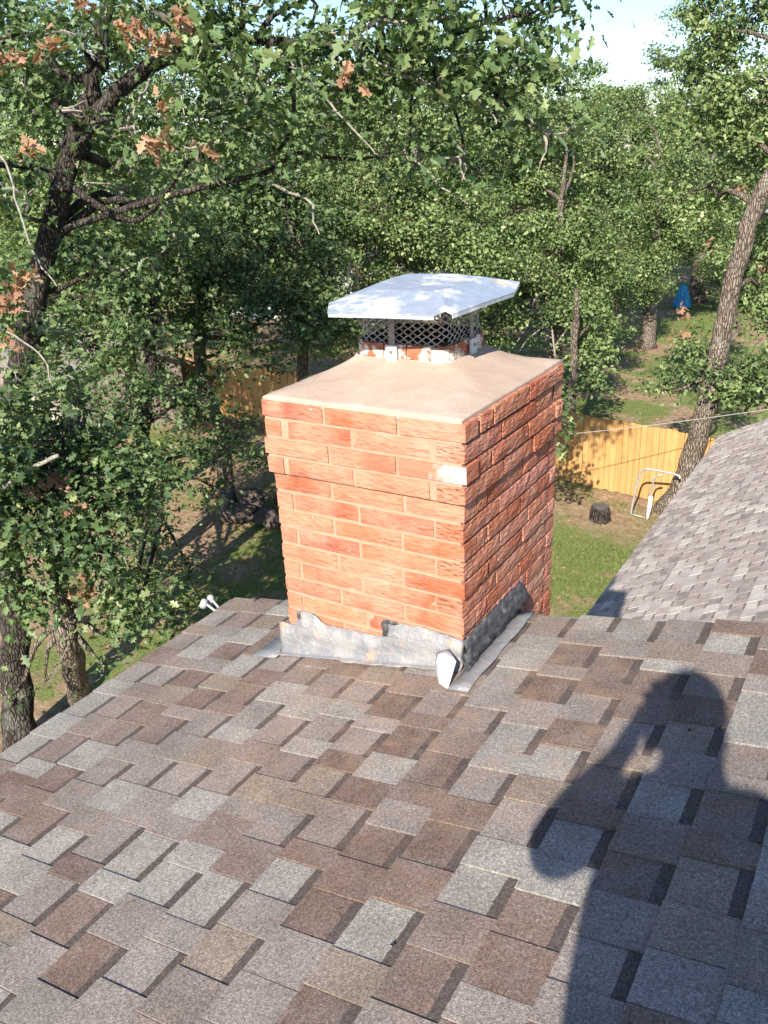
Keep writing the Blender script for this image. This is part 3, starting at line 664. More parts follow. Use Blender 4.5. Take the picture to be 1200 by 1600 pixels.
def tree(name, label, base, trunk, lobes, leaf, near, lai, seed, bark=None, mat=None, twig=None, forks=(), group=None, cl=.27, boughs=(), limb_r=.32, n_limb=99, cat='tree', flat=.62, simple=False):
    """trunk: [(point, radius)...] from the ground up; lobes: [(centre, radius)]"""
    global NLEAF
    r = np.random.default_rng(seed); bark = bark or M_BARK; mat = mat or M_LEAF; twig = twig or bark
    root = thing(name, base, label, cat, group)
    P, R = smooth_path([p for p, _ in trunk], [q for _, q in trunk], 5)
    R[0] *= 1.35; R[1] *= 1.12; P = [p+r.normal(size=3)*.02 for p in P]
    m = MB(); m.tube(P, R, 12); to = m.build('trunk', bark, root, True)
    m = MB(); brs = []
    for pts in forks:
        p, q = smooth_path([a for a, _ in pts], [b for _, b in pts], 5); m = MB(); m.tube([u+r.normal(size=3)*.012 for u in p], q, 9); m.build('limb', bark, root, True); brs += list(zip(p, q))
    pool = list(zip(P, R))[max(2, len(P)//3):]+brs
    pos = np.array([p for p, _ in pool]); prs = np.array([q for _, q in pool]); pl = []; od = []; tn = []
    tw = MB()
    for li, (c, rad) in enumerate(lobes):
        tl = r.normal()*.06
        c = np.asarray(c, float); d = np.linalg.norm(pos-c, axis=1)+np.clip(pos[:, 2]-c[2]+.3, 0, 9)*1.2; i = int(np.argmin(d))
        if li < n_limb:
            cv = curve(pos[i], c, r, .22, 7, .04); r0 = min(prs[i]*.7, limb_r*.16+.02*rad); m = MB(); m.tube(cv, list(np.linspace(r0, .018, 7)), 6); m.build('limb', bark, root, True)
        nc = max(5, int(8*(rad/.9)**2*(.27/cl)**1.3)); dirs = r.normal(size=(nc, 3)); dirs /= np.linalg.norm(dirs, axis=1, keepdims=True)
        rr = rad*(.35+.65*r.random(nc)**.6)[:, None]; cc = c+dirs*rr*np.array([1, 1, .8])
        nl = int(lai*math.pi*rad*rad/(leaf*leaf*(.36 if near else .36))/nc)
        for q in range(nc):
            k = max(3, int(nl*r.uniform(.5, 1.5))); sg = cl*r.uniform(.7, 1.35)
            pts = cc[q]+np.clip(r.normal(size=(k, 3)), -1.9, 1.9)*np.array([sg, sg, sg*flat]); pl.append(pts); tn.append(np.full(k, tl+r.normal()*.09))
            o = pts-(cc[q]-np.array([0, 0, sg*.5])); od.append(o/(np.linalg.norm(o, axis=1, keepdims=True)+1e-9))
            if q < 14: tw.tube(curve(c, cc[q]+dirs[q]*sg*.6, r, .3, 5), list(np.linspace(.016+.004*rad, .004, 5)*(1.35 if twig is M_TWIG else 1.0)), 4, cap=False)
    for pts in boughs:
        p, q = smooth_path([a for a, _ in pts], [b*(.62 if pts[0][1] > .06 else .55) for _, b in pts], 4); bo = MB(); bo.tube([u+r.normal(size=3)*.008 for u in p], q, 8); bo.build('branch', M_BARK if q[0] > .05 and bark is M_BARK else M_TWIG, to, True)
    PL = np.concatenate(pl); OD = np.concatenate(od); NLEAF += len(PL)
    cr = leaves_mesh('crown', PL, OD, leaf, near, mat, root, r, simple=simple, tone=np.concatenate(tn))
    if tw.v: tag(tw.build('twigs', twig, root), kind='stuff')
    return root, cr, PL
def A(px, py, d): return at(px, py, d)
def TR(*q): return [(at(px, py, d), r) for px, py, d, r in q]
def LB(*q): return [(at(px, py, d), r) for px, py, d, r in q]
def base_of(px, py):
    p = on_z(px, py); p[2] = gz(p[0], p[1])-.05; return p
def depth_of(p): return float((np.asarray(p)-CAM)@FW)

# --- big dark oak at the left whose limbs reach over the top of the picture
b1 = base_of(30, 1168)
near_lobes = LB((0, 70, 11.4, .95), (270, -10, 9.8, .75), (400, 110, 9.7, .8), (590, 30, 9.4, .85), (690, 140, 9.6, .75), (790, 100, 9.8, .65), (845, 200, 9.9, .4), (530, 150, 10.2, .7), (330, 170, 10.4, .55),
    (380, -110, 9.6, 1.0), (720, -60, 9.6, .9), (-60, 250, 10.8, .9), (150, 190, 13.0, 1.2), (-30, 440, 10.2, .6), (90, -130, 11.5, 1.0), (880, 10, 10.2, .45), (-20, 610, 10.4, .6), (480, -10, 10.6, .9), (250, 330, 12.6, .8), (725, 240, 10.3, .4), (640, 250, 10.8, .4), (310, 230, 10.0, .3), (200, 300, 13.2, .9), (60, 120, 12.8, 1.0), (40, 330, 11.0, .35), (130, 60, 10.6, .35), (95, 170, 10.9, .22), (200, 200, 10.8, .3), (170, 420, 12.2, .6), (60, 520, 11.4, .35), (430, 240, 10.6, .35), (250, 20, 9.6, .4))
T1, T1c, T1P = tree('oak_tree', 'large dark trunked oak at far left with limbs reaching over the chimney', b1,
    [(b1, .25)]+TR((22, 1000, 13.1, .21), (8, 800, 12.9, .195), (28, 600, 12.5, .175), (58, 450, 12.0, .16), (95, 300, 11.6, .145), (112, 235, 11.5, .14), (150, 120, 11.2, .105), (165, 20, 11.0, .095), (185, -120, 10.8, .07)),
    near_lobes, .128, True, 2.0, 21, forks=[TR((108, 245, 11.5, .12), (150, 180, 11.3, .11), (200, 130, 11.0, .10), (250, 95, 10.7, .085), (330, 60, 10.3, .06), (450, 66, 9.9, .05), (545, 70, 9.7, .042), (640, 80, 9.6, .035), (740, 40, 9.6, .035), (830, 20, 9.7, .02))],
    boughs=[TR((80, 365, 11.8, .09), (165, 335, 11.5, .075), (270, 305, 11.2, .068), (350, 285, 11.0, .06), (420, 268, 10.9, .055), (465, 240, 10.8, .04), (540, 250, 10.8, .035), (610, 240, 10.8, .02)),
        TR((395, 280, 10.9, .04), (450, 298, 10.7, .034), (485, 316, 10.6, .028), (490, 345, 10.55, .022), (500, 368, 10.5, .012)),
        TR((430, 75, 9.9, .03), (490, 132, 9.7, .026), (540, 190, 9.6, .02), (588, 242, 9.5, .012)),
        TR((545, 70, 9.7, .035), (620, 110, 9.6, .03), (700, 110, 9.5, .024), (770, 180, 9.5, .016), (775, 195, 9.5, .008)),
        TR((300, 62, 10.3, .03), (330, 95, 10.0, .022), (345, 130, 9.9, .016), (343, 175, 9.8, .009)), TR((300, 70, 10.3, .03), (285, 140, 10.0, .02), (288, 180, 9.9, .012)),
        TR((600, 250, 10.6, .02), (615, 175, 10.4, .026), (612, 150, 10.3, .03), (640, 120, 10, .03)), TR((640, 240, 10.8, .03), (690, 290, 10.7, .022), (735, 320, 10.6, .012)),
        TR((-40, 200, 10.6, .03), (8, 255, 10.4, .027), (30, 330, 10.3, .024), (58, 405, 10.2, .02), (88, 445, 10.1, .012)), TR((-30, 505, 10.4, .026), (25, 525, 10.2, .022), (68, 560, 10.1, .018), (80, 600, 10.05, .01)),
        TR((20, 487, 10.2, .018), (55, 486, 10.15, .014), (95, 492, 10.1, .008)), TR((-10, 560, 10.3, .016), (18, 578, 10.2, .012), (35, 598, 10.2, .007)),
        TR((240, 115, 10.7, .03), (222, 150, 10.4, .024), (206, 180, 10.2, .014)), TR((330, 250, 10.2, .018), (350, 210, 10.1, .014), (415, 175, 10.0, .008)), TR((310, 235, 10.3, .012), (330, 275, 10.2, .009), (345, 290, 10.2, .006)),
        TR((-60, 800, 11.2, .06), (15, 755, 10.8, .055), (45, 735, 10.6, .05), (90, 712, 10.4, .045))], twig=M_TWIG)
def leaf_objects(tree_root, crown, centres, count, size, seed):
    r = np.random.default_rng(seed); meshes = []
    for q in range(4):
        o = leaves_mesh('leaf', np.zeros((1, 3)), np.zeros((1, 3)), size, True, M_LEAF, None, np.random.default_rng(100+q)); me = o.data; bpy.data.objects.remove(o); meshes.append(me)
    vis = []
    for p in centres:
        x, y, z = proj(p)
        if 0 < x < 1200 and 0 < y < 700: vis.append((z, tuple(p)))
    vis.sort()
    pick = vis[:count*3:3]
    for z, p in pick:
        T = Matrix.Translation(Vector(p)+Vector(r.normal(size=3)*.05)) @ Matrix.Rotation(r.uniform(0, 6.28), 4, Vector(r.normal(size=3)).normalized())
        link('leaf', meshes[int(r.integers(4))], crown, T)
leaf_objects(T1, T1c, T1P, 280, .16, 5)
def dead_cluster(root, px, py, d, n, seed, spread=.075, size=.135):
    r = np.random.default_rng(seed); c = at(px, py, d); P = c+np.clip(r.normal(size=(int(n*1.5), 3)), -1.6, 1.6)*spread*np.array([1, 1, .8])
    o = P-c; o /= np.linalg.norm(o, axis=1, keepdims=True)
    tag(leaves_mesh('dead_leaf_cluster', P, o, size, True, M_DEAD, root, r, -.4, .4), 'cluster of dry brown leaves', kind='stuff')
for i, (x, y, d, n) in enumerate([(12, 88, 9.6, 16), (205, 46, 9.2, 22), (248, 62, 9.1, 26), (292, 35, 9.1, 20), (245, 222, 9.6, 24), (545, 122, 9.0, 14), (30, 440, 9.6, 22), (18, 470, 9.7, 14), (75, 62, 9.7, 14), (130, 5, 9.6, 16), (45, 240, 9.8, 12), (255, 160, 9.9, 10), (15, 535, 9.8, 10), (322, 232, 9.9, 6)]):
    dead_cluster(T1, x, y, d, n, 300+i)

# --- the young oaks in the yard at the left
b2 = base_of(122, 1088)
T2, T2c, T2P = tree('oak_tree', 'pale trunked young oak nearest the roof eave, lower left', b2, [(b2, .19)]+TR((108, 1010, 12.6, .165), (98, 950, 12.4, .15), (90, 860, 12.1, .13), (100, 740, 12.0, .11), (120, 620, 12.0, .07)),
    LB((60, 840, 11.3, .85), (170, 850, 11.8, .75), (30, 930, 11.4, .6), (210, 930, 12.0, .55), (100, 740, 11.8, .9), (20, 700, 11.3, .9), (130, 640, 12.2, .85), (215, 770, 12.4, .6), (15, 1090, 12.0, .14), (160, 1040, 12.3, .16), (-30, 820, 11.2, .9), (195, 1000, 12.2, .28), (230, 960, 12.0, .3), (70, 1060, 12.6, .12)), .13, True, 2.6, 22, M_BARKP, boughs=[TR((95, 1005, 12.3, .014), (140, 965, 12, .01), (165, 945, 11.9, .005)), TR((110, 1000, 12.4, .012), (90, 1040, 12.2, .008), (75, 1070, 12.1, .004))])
for i, (x, y, d, n) in enumerate([(128, 925, 11.5, 18), (95, 752, 11.2, 18), (115, 790, 11.4, 12), (20, 720, 10.9, 14), (60, 770, 11.2, 16)]): dead_cluster(T2, x, y, d, n, 340+i)
b4 = base_of(236, 884); d4 = depth_of(b4)
T4, _, _ = tree('oak_tree', 'slim oak with dark trunk in the middle of the left yard', b4, [(b4, .21)]+TR((228, 800, d4-.3, .18), (222, 700, d4-.6, .16), (232, 600, d4-.8, .13), (240, 480, d4-1, .10), (250, 350, d4-1, .06)),
    LB((260, 720, d4-1.0, .8), (180, 700, d4-1.2, .9), (330, 690, d4-.6, .6), (200, 600, d4-1.3, 1.0), (290, 630, d4-.9, .6), (130, 540, d4-.8, 1.1), (240, 480, d4-1.2, 1.1), (150, 420, d4-1, 1.2), (290, 380, d4-.6, 1.1), (250, 830, d4-1.4, .5), (300, 900, d4-2.2, .4), (265, 960, d4-2.8, .4), (60, 470, d4-.4, 1.2), (215, 890, d4-2.2, .45), (330, 760, d4-.6, .35)), .125, True, 2.5, 24)
b3 = base_of(357, 808); d3 = depth_of(b3)
T3, _, _ = tree('oak_tree', 'leaning oak with sunlit bark just left of the chimney', b3, [(b3, .22)]+TR((352, 740, d3-.2, .19), (348, 680, d3-.3, .18), (325, 620, d3-.4, .165), (312, 560, d3-.5, .15), (318, 470, d3-.6, .13), (330, 380, d3-.7, .11), (345, 260, d3-.8, .08)),
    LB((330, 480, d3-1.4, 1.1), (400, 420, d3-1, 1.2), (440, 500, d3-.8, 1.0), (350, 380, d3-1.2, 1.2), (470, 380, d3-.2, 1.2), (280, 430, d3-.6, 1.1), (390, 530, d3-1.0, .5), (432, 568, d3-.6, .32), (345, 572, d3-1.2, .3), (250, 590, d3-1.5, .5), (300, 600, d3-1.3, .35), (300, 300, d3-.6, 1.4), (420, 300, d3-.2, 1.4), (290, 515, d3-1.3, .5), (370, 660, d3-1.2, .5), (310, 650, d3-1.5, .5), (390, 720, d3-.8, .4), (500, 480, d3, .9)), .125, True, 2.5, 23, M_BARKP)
# --- oaks behind the fence, middle of the picture
def back_tree(label, x, y, d, lobes, seed, r=.2, lean=0, leaf=.10, lai=2.5, bark=None, n_limb=99, name='oak_tree', cl=.27, top=None):
    b = at(x, y, d); b[2] = gz(b[0], b[1])-.05; h = top or 6.6
    tr = [(b, r), (b+np.array([lean*.3, 0, h*.3]), r*.85), (b+np.array([lean*.7, .1, h*.6]), r*.65), (b+np.array([lean, 0, h]), r*.3)]
    return tree(name, label, b, tr, LB(*lobes), leaf, False, lai, seed, bark or M_BARKP, M_LEAFF, cl=cl, n_limb=n_limb, group='oaks beyond the cedar fence', simple=True)
back_tree('broad oak behind the chimney cap, right above its lid', 640, 470, 24, [(600, 330, 23, 1.7), (690, 350, 23, 1.6), (650, 240, 24, 2.0), (585, 375, 24, .9), (740, 400, 23, 1.5), (620, 420, 23.5, 1.1), (700, 440, 23, 1.1), (540, 280, 25, 1.8), (730, 270, 25, 1.9), (660, 130, 25, 1.9), (500, 200, 26, 2.0), (760, 150, 26, 1.8)], 41, .22)
back_tree('sunlit oak with a bare dead branch right of the chimney cap', 868, 555, 27, [(800, 330, 26, 1.7), (850, 400, 26, 1.5), (780, 430, 25, 1.4), (820, 480, 25.5, 1.2), (770, 500, 25, 1.1), (900, 340, 27, 1.7), (860, 260, 27, 1.9), (890, 130, 29, 1.0), (790, 220, 27, 1.8), (870, 180, 28, 1.8), (920, 420, 27, 1.3), (900, 470, 26.5, .9), (930, 500, 26.5, .6)], 42, .26)
back_tree('leafy oak standing left of the blue tarp', 1012, 535, 36, [(960, 400, 34, 1.7), (1020, 350, 35, 1.9), (960, 320, 34, 2.2), (1040, 310, 35, 2.2), (1000, 250, 35, 2.4), (930, 260, 34, 2.0), (950, 460, 33, 1.2), (990, 455, 34, 1.1), (1010, 420, 34, 1.3), (960, 505, 32, .7), (1080, 350, 36, 2), (960, 200, 35, 1.5), (965, 155, 36, 1.2), (1015, 175, 36, 1.5), (920, 170, 35, 1.3)], 43, .33)
back_tree('oak behind the blue tarp at the end of the lawn', 1088, 470, 45, [(1095, 380, 47, 1.8), (1130, 350, 43, 2.6), (1060, 290, 44, 2.8), (1150, 420, 42, 2.0), (1180, 300, 43, 2.8), (1100, 230, 44, 2.8), (1180, 460, 42, 1.5), (1060, 190, 43, 2.2), (1055, 100, 43, 1.5), (1060, 30, 43, 1.0)], 44, .42, leaf=.14)
back_tree('small ivy covered tree just behind the fence beside the chimney', 893, 640, 24.5, [(915, 565, 24.5, .55), (930, 595, 24.5, .42), (895, 600, 24.3, .32), (900, 530, 24.7, .55), (935, 545, 24.7, .45), (880, 630, 24.2, .2), (910, 500, 25, .6), (940, 490, 25.4, .7)], 45, .16, leaf=.12, top=4.4, cl=.24)
back_tree('dense oak behind the fence left of the chimney cap', 470, 560, 22, [(480, 430, 21, 1.3), (505, 475, 21.5, .9), (450, 350, 22, 1.6), (510, 350, 22.5, 1.2), (500, 520, 21.5, .9), (420, 250, 23, 2.0), (560, 520, 22, .8), (400, 160, 24, 1.8)], 46, .2)
back_tree('tall oak rising behind the left part of the fence', 200, 560, 21, [(180, 400, 20.5, 1.6), (100, 350, 20.5, 1.7), (260, 330, 21, 1.6), (30, 400, 20, 1.7), (60, 250, 21, 1.9), (200, 230, 22, 1.8), (330, 180, 23, 1.8), (-30, 130, 22, 2.0), (120, 90, 23, 2.0), (250, 80, 24, 1.8), (60, 540, 19, .8), (130, 470, 19.5, 1.0), (270, 500, 20.5, .7)], 47, .24)
back_tree('oak in the gap between chimney cap and tall oaks, farther back', 560, 420, 38, [(480, 300, 36, 2.5), (580, 250, 37, 2.7), (680, 260, 38, 2.7), (780, 250, 38, 2.7), (530, 180, 38, 2.5), (640, 160, 39, 2.4), (840, 330, 37, 2.4), (750, 370, 36, 2.2), (440, 390, 36, 2.2), (640, 380, 36, 2.0)], 48, .4, leaf=.15)
back_tree('far oak closing the view at the left edge', 60, 470, 38, [(40, 300, 36, 2.8), (160, 300, 37, 2.8), (280, 290, 37, 2.8), (380, 280, 38, 2.8), (-40, 420, 35, 2.4), (100, 420, 36, 2.2), (220, 420, 36, 2.2), (330, 420, 36, 2.2)], 49, .4, leaf=.15)
# --- leaning oak between fence and wing
b5 = base_of(1044, 797); d5 = depth_of(base_of(1052, 782))
def TY(*q): return [(on_y(px, py, y), r) for px, py, y, r in q]
T5, _, _ = tree('oak_tree', 'leaning grey oak between the cedar fence and the pale wing roof', b5, [(b5, 0.282)]+TY((1072, 738, b5[1]+.02, 0.238), (1102, 645, b5[1]+.08, 0.220), (1119, 560, b5[1]+.2, 0.207), (1137, 485, b5[1]+.3, 0.194), (1158, 385, b5[1]+.4, 0.180), (1188, 305, b5[1]+.5, 0.167), (1225, 230, b5[1]+.6, 0.141), (1250, 100, b5[1]+.7, 0.097)),
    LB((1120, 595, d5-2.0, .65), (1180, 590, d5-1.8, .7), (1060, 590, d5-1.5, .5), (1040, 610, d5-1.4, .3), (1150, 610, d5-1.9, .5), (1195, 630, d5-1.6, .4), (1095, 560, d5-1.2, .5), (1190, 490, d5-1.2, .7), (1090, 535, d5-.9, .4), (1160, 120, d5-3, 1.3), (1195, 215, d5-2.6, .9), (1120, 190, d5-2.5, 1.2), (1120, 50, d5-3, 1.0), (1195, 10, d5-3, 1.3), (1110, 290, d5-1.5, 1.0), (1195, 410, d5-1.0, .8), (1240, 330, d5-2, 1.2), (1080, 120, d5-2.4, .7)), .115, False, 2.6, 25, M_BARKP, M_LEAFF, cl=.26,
    boughs=[TR((1225, 330, d5-2.9, .07), (1185, 332, d5-2.9, .05), (1150, 350, d5-3.0, .02))])
for i, (x, y, n) in enumerate([(1062, 520, 10), (1068, 485, 8), (1160, 300, 6), (1195, 420, 7), (1110, 380, 5)]): dead_cluster(T5, x, y, d5-2.4, n, 380+i, .10, .15)

# --- young oak in the yard that the chimney hides; its shade dapples the fence
b6 = np.array([-4.9, 12.6, 0.0]); b6[2] = gz(b6[0], b6[1])-.05
def _o(x, y, z): return b6+np.array([x, y, z])
tree('oak_tree', 'young oak hidden behind the chimney that shades the fence', b6, [(b6, .11), (_o(-.1, .1, 1.2), .10), (_o(-.15, .2, 2.2), .08), (_o(-.2, .3, 3.4), .03)],
    [(_o(-.3, .4, 2.9), .8), (_o(-.9, .2, 2.4), .6), (_o(.0, .7, 3.5), .7), (_o(-1.3, .5, 3.1), .7), (_o(-.7, .9, 3.9), .6)], .12, False, 1.6, 26, M_BARKP, cl=.22)
# --- far wood behind everything
def far_wood():
    r = np.random.default_rng(77); P = []
    for i in range(60):
        x = r.uniform(-200, 1400); d = r.uniform(55, 85); c = at(x, 330, d); top = r.uniform(7.5, 11.5) if not 880 < x < 1070 else r.uniform(6, 8.5)
        for q in range(10):
            cc = np.array([c[0]+r.normal()*2.2, c[1]+r.normal()*2.2, r.uniform(1.0, top)]); P.append(cc+r.normal(size=(220, 3))*np.array([.9, .9, .7]))
    P = np.concatenate(P); tag(leaves_mesh('distant_wood', P, np.zeros_like(P), .30, False, M_LEAFF, None, r, simple=True), 'distant belt of green woodland behind the oaks', 'wood', kind='stuff')
far_wood()

# ================================================================ yard things
def fence():
    pA, pB = np.array([-27.0, 20.36]), np.array([-1.2, 17.14]); dv = pB-pA; Ln = np.linalg.norm(dv); dv /= Ln; nv = np.array([-dv[1], dv[0]])
    ang = math.atan2(dv[1], dv[0]); f = thing('fence', (-14, 18.7, 0), 'orange cedar picket fence across the back of the yard', 'fence'); rs = random.Random(2)
    metas = []
    for q in range(3):
        m = MB(); m.add([(-.069, 0, 0), (.069, 0, 0), (.069, 0, 1.79+.012*q), (.056, 0, 1.81+.012*q), (-.056, 0, 1.81+.012*q), (-.069, 0, 1.79+.012*q)]+[(-.069, .018, 0), (.069, .018, 0), (.069, .018, 1.79+.012*q), (.056, .018, 1.81+.012*q), (-.056, .018, 1.81+.012*q), (-.069, .018, 1.79+.012*q)],
            [(0, 1, 2, 3, 4, 5), (11, 10, 9, 8, 7, 6)]+[(i, 6+i, 6+(i+1) % 6, (i+1) % 6) for i in range(6)])
        me = bpy.data.meshes.new('picket'); me.from_pydata(m.v, [], m.f); me.materials.append(M_WOOD); me.update(); metas.append(me)
    s = 0.07
    while s < Ln:
        p = pA+dv*s; o = link('picket', metas[rs.randrange(3)], f, Matrix.Translation((p[0], p[1], gz(p[0], p[1])+.02+rs.uniform(-.015, .015))) @ Matrix.Rotation(ang, 4, 'Z') @ Matrix.Rotation(rs.uniform(-.006, .006), 4, 'Y'))
        k = rs.uniform(.82, 1.12); o.color = (.54*k, .33*k, .135*k, 1); s += .147
    s = 0
    while s < Ln:
        p = pA+dv*s+nv*.07; m = MB(); m.box((p[0], p[1], .85), (.09, .09, 2.0), Matrix.Rotation(ang, 3, 'Z')); o = m.build('post', M_WOOD, f); o.color = (.42, .22, .07, 1); s += 2.4
    for z in (.35, 1.0, 1.6):
        c = (pA+pB)/2+nv*.042; m = MB(); m.box((c[0], c[1], z), (Ln, .04, .09), Matrix.Rotation(ang, 3, 'Z')); o = m.build('rail', M_WOOD, f); o.color = (.44, .23, .07, 1)
fence()
def stump():
    p = on_z(937, 815); t = thing('tree_stump', (p[0], p[1], 0), 'dark weathered stump on bare earth in front of the fence', 'stump'); r = random.Random(4); m = MB(); n = 14; vs = []
    for j, (z, q) in enumerate(((-.05, .29), (.06, .235), (.25, .215), (.40, .205))):
        for k in range(n): a = 6.283*k/n; w = q*(1+r.uniform(-.12, .12)+(.18*math.sin(a*4) if j == 0 else 0)); vs.append((p[0]+w*math.cos(a), p[1]+w*math.sin(a), z+(r.uniform(-.03, .03) if j == 3 else 0)))
    m.add(vs, [(j*n+k, j*n+(k+1) % n, (j+1)*n+(k+1) % n, (j+1)*n+k) for j in range(3) for k in range(n)]); m.build('trunk', M_BARK, t)
    m = MB(); m.add([v for v in vs[-n:]], [tuple(range(n))]); m.build('cut_face', M_STUMP, t)
M_STUMP = plain('grey_cut_wood', (.10, .085, .075, 1), .9, nscale=18, namt=.5)
stump()
def pipe_frame():
    Y = 16.35; q = lambda x, y, dy=0: on_y(x, y, Y+dy)
    t = thing('pipe_frame', on_z(985, 806), 'bent grey metal pipe frame leaning by the fence and oak', 'pipe frame')
    m = MB(); p, r = smooth_path([q(985, 806), q(992, 772), q(1000, 741), q(1006, 734), q(1016, 733), q(1058, 742, .2), q(1062, 748, .2)], [.026]*7, 4); m.tube(p, r, 7); m.build('outer_pipe', M_GPIPE, t, True)
    m = MB(); p, r = smooth_path([q(1015, 775), q(1022, 750), q(1028, 743), q(1036, 742)], [.024]*4, 4); m.tube(p, r, 7); m.build('inner_pipe', M_GPIPE, t, True)
    m = MB(); m.tube([q(985, 803, -.02), q(1008, 809, -.02)], .018, 6); m.build('bottom_bar', M_GPIPE, t, True)
    m = MB(); m.tube([q(1011, 812), q(1015, 792), q(1017, 775)], [.04, .05, .045], 9); m.build('white_sleeve', M_WPIPE, t, True)
pipe_frame()
def tarp():
    p = on_z(1065, 482); d = depth_of(p); c = at(1065, 462, d); t = MB(); n = 16; r = random.Random(8); vs = []
    for j, (z, q) in enumerate(((1.15, .05), (.95, .16), (.6, .27), (.25, .36), (.02, .40))):
        for k in range(n): a = 6.283*k/n; w = q*(1+.22*math.sin(a*4+j*.5)+r.uniform(-.06, .06)); vs.append((p[0]+w*math.cos(a), p[1]+w*math.sin(a), gz(p[0], p[1])+z+.05))
    t.add(vs, [(j*n+k, (j+1)*n+k, (j+1)*n+(k+1) % n, j*n+(k+1) % n) for j in range(4) for k in range(n)]+[tuple(range(n))])
    tag(t.build('tarp', M_TARP), 'bright blue tarp draped in a cone on the far lawn', 'tarp')
M_TARP = plain('blue_tarp', (.02, .30, .60, 1), .45, 0, .5, 6, .3)
tarp()
def cable():
    a, b, c = at(345, 688, depth_of(b3)-.5), at(1068, 664, 18.4), at(1330, 620, 17.0); pts = []
    for i in range(41):
        s = i/40; p = a+(c-a)*s; pts.append(p)
    # sag so that it passes in front of the fence as in the photograph
    want = {0: 0, .5: 0}
    for i, p in enumerate(pts): p[2] -= .42*math.sin(math.pi*i/40)
    m = MB(); m.tube(pts, .0075, 5); tag(m.build('cable', M_CABLE, None, True), 'thin grey overhead cable crossing in front of the fence', 'cable')
cable()
def floodlight():
    c = np.array(on_y(328, 940, .30)); d = ray(328, 940); k = (EAVE-.15-CAM[0])/d[0]; c = CAM+d*k
    t = thing('floodlight', c-np.array([0, 0, .08]), 'small white twin floodlight on the far corner of the eave', 'floodlight')
    m = MB(); m.box((EAVE+.010, c[1], roof_z(EAVE)-.12), (.016, .09, .09)); m.build('base_plate', M_TRIM, t)
    for s in (-1, 1):
        m = MB(); a = np.array([EAVE+.0, c[1], roof_z(EAVE)-.12]); b = np.array([c[0]-.01, c[1]+s*.022, c[2]]); m.tube([a, (a+b)/2+np.array([-.01, 0, 0]), b], .006, 6)
        pts = [b+np.array([.0, 0, .018]), b+np.array([-.003, 0, .012]), b+np.array([-.006, s*.002, -.004]), b+np.array([-.012, s*.004, -.018])]; m.tube(pts, [.008, .015, .018, .020], 12); m.build('lamp_head', M_LAMP, t, True)
M_LAMP = plain('white_lamp_housing', (.36, .38, .42, 1), .5)
floodlight()
def rocks():
    p = on_z(402, 812); t = thing('rock_pile', (p[0], p[1], 0), 'dark heap of rocks and split logs in shade beside the chimney', 'rock pile'); r = random.Random(12)
    for i in range(11):
        m = MB(); q = r.uniform(.16, .38); a = r.uniform(0, 6.28); w = abs(r.gauss(0, .55)); cx, cy = p[0]+w*math.cos(a)*1.2, p[1]+w*math.sin(a)*.8; bm = bmesh.new(); bmesh.ops.create_icosphere(bm, subdivisions=2, radius=q)
        for v in bm.verts: v.co *= 1+r.uniform(-.16, .12); v.co.z *= .75
        vs = [(v.co.x+cx, v.co.y+cy, v.co.z+q*.5+(.25 if i > 7 else 0)) for v in bm.verts]; fs = [tuple(v.index for v in f.verts) for f in bm.faces]; bm.free(); m.add(vs, fs); m.build('rock', M_ROCK, t)
M_ROCK = plain('dark_rock', (.085, .068, .058, 1), .95, nscale=5, namt=.6, bump=.03)
rocks()
# neighbours' buildings glimpsed through the leaves
def small_house(name, label, c, w, dp, h, rise, rz, mw, mr, door=False):
    t = thing(name, (c[0], c[1], 0), label, 'house'); R3 = Matrix.Rotation(rz, 3, 'Z'); T = lambda x, y, z: tuple(R3 @ Vector((x, y, 0))+Vector((c[0], c[1], z)))
    m = MB(); m.add([T(-w, -dp, -.2), T(w, -dp, -.2), T(w, dp, -.2), T(-w, dp, -.2), T(-w, -dp, h), T(w, -dp, h), T(w, dp, h), T(-w, dp, h), T(-w, 0, h+rise), T(w, 0, h+rise)], [(0, 1, 5, 4), (2, 3, 7, 6), (1, 2, 6, 9, 5), (3, 0, 4, 8, 7)]); m.build('wall', mw, t)
    m = MB(); o = .35; k = rise/dp
    for s in (-1, 1): m.add([T(-w-o, s*(dp+o), h-o*k+.03), T(w+o, s*(dp+o), h-o*k+.03), T(w+o, 0, h+rise+.03), T(-w-o, 0, h+rise+.03), T(-w-o, s*(dp+o), h-o*k+.13), T(w+o, s*(dp+o), h-o*k+.13), T(w+o, 0, h+rise+.13), T(-w-o, 0, h+rise+.13)], [(0, 1, 2, 3), (4, 5, 6, 7), (0, 1, 5, 4), (0, 3, 7, 4), (1, 2, 6, 5)])
    m.build('roof', mr, t)
    for x in (-w*.5, w*.45):
        m = MB(); m.box(T(x, -dp-.02, h*.55), (1.1, .06, 1.2), R3); wo = m.build('window', M_TRIM, t); m = MB(); m.box(T(x, -dp-.055, h*.55), (.95, .02, 1.05), R3); m.build('pane', M_PANE, wo)
    m = MB(); m.box(T(0, -dp-.02, 1.0), (.95, .05, 2.05), R3); do = m.build('door', M_WALL, t); m = MB(); m.tube([T(.35, -dp-.05, 1.0), T(.35, -dp-.10, 1.0)], .03, 6); m.build('handle', M_STEEL, do)
M_WHITEW = plain('white_clapboard', (.74, .74, .73, 1), .7, nscale=2, namt=.06); M_GREYR = plain('grey_metal_roof', (.20, .18, .17, 1), .7, nscale=3, namt=.2)
c = at(540, 425, 48); small_house('white_house', 'white house glimpsed through leaves behind the chimney cap', c, 6.0, 3.6, 2.9, 1.6, .3, M_WHITEW, M_GREYR)
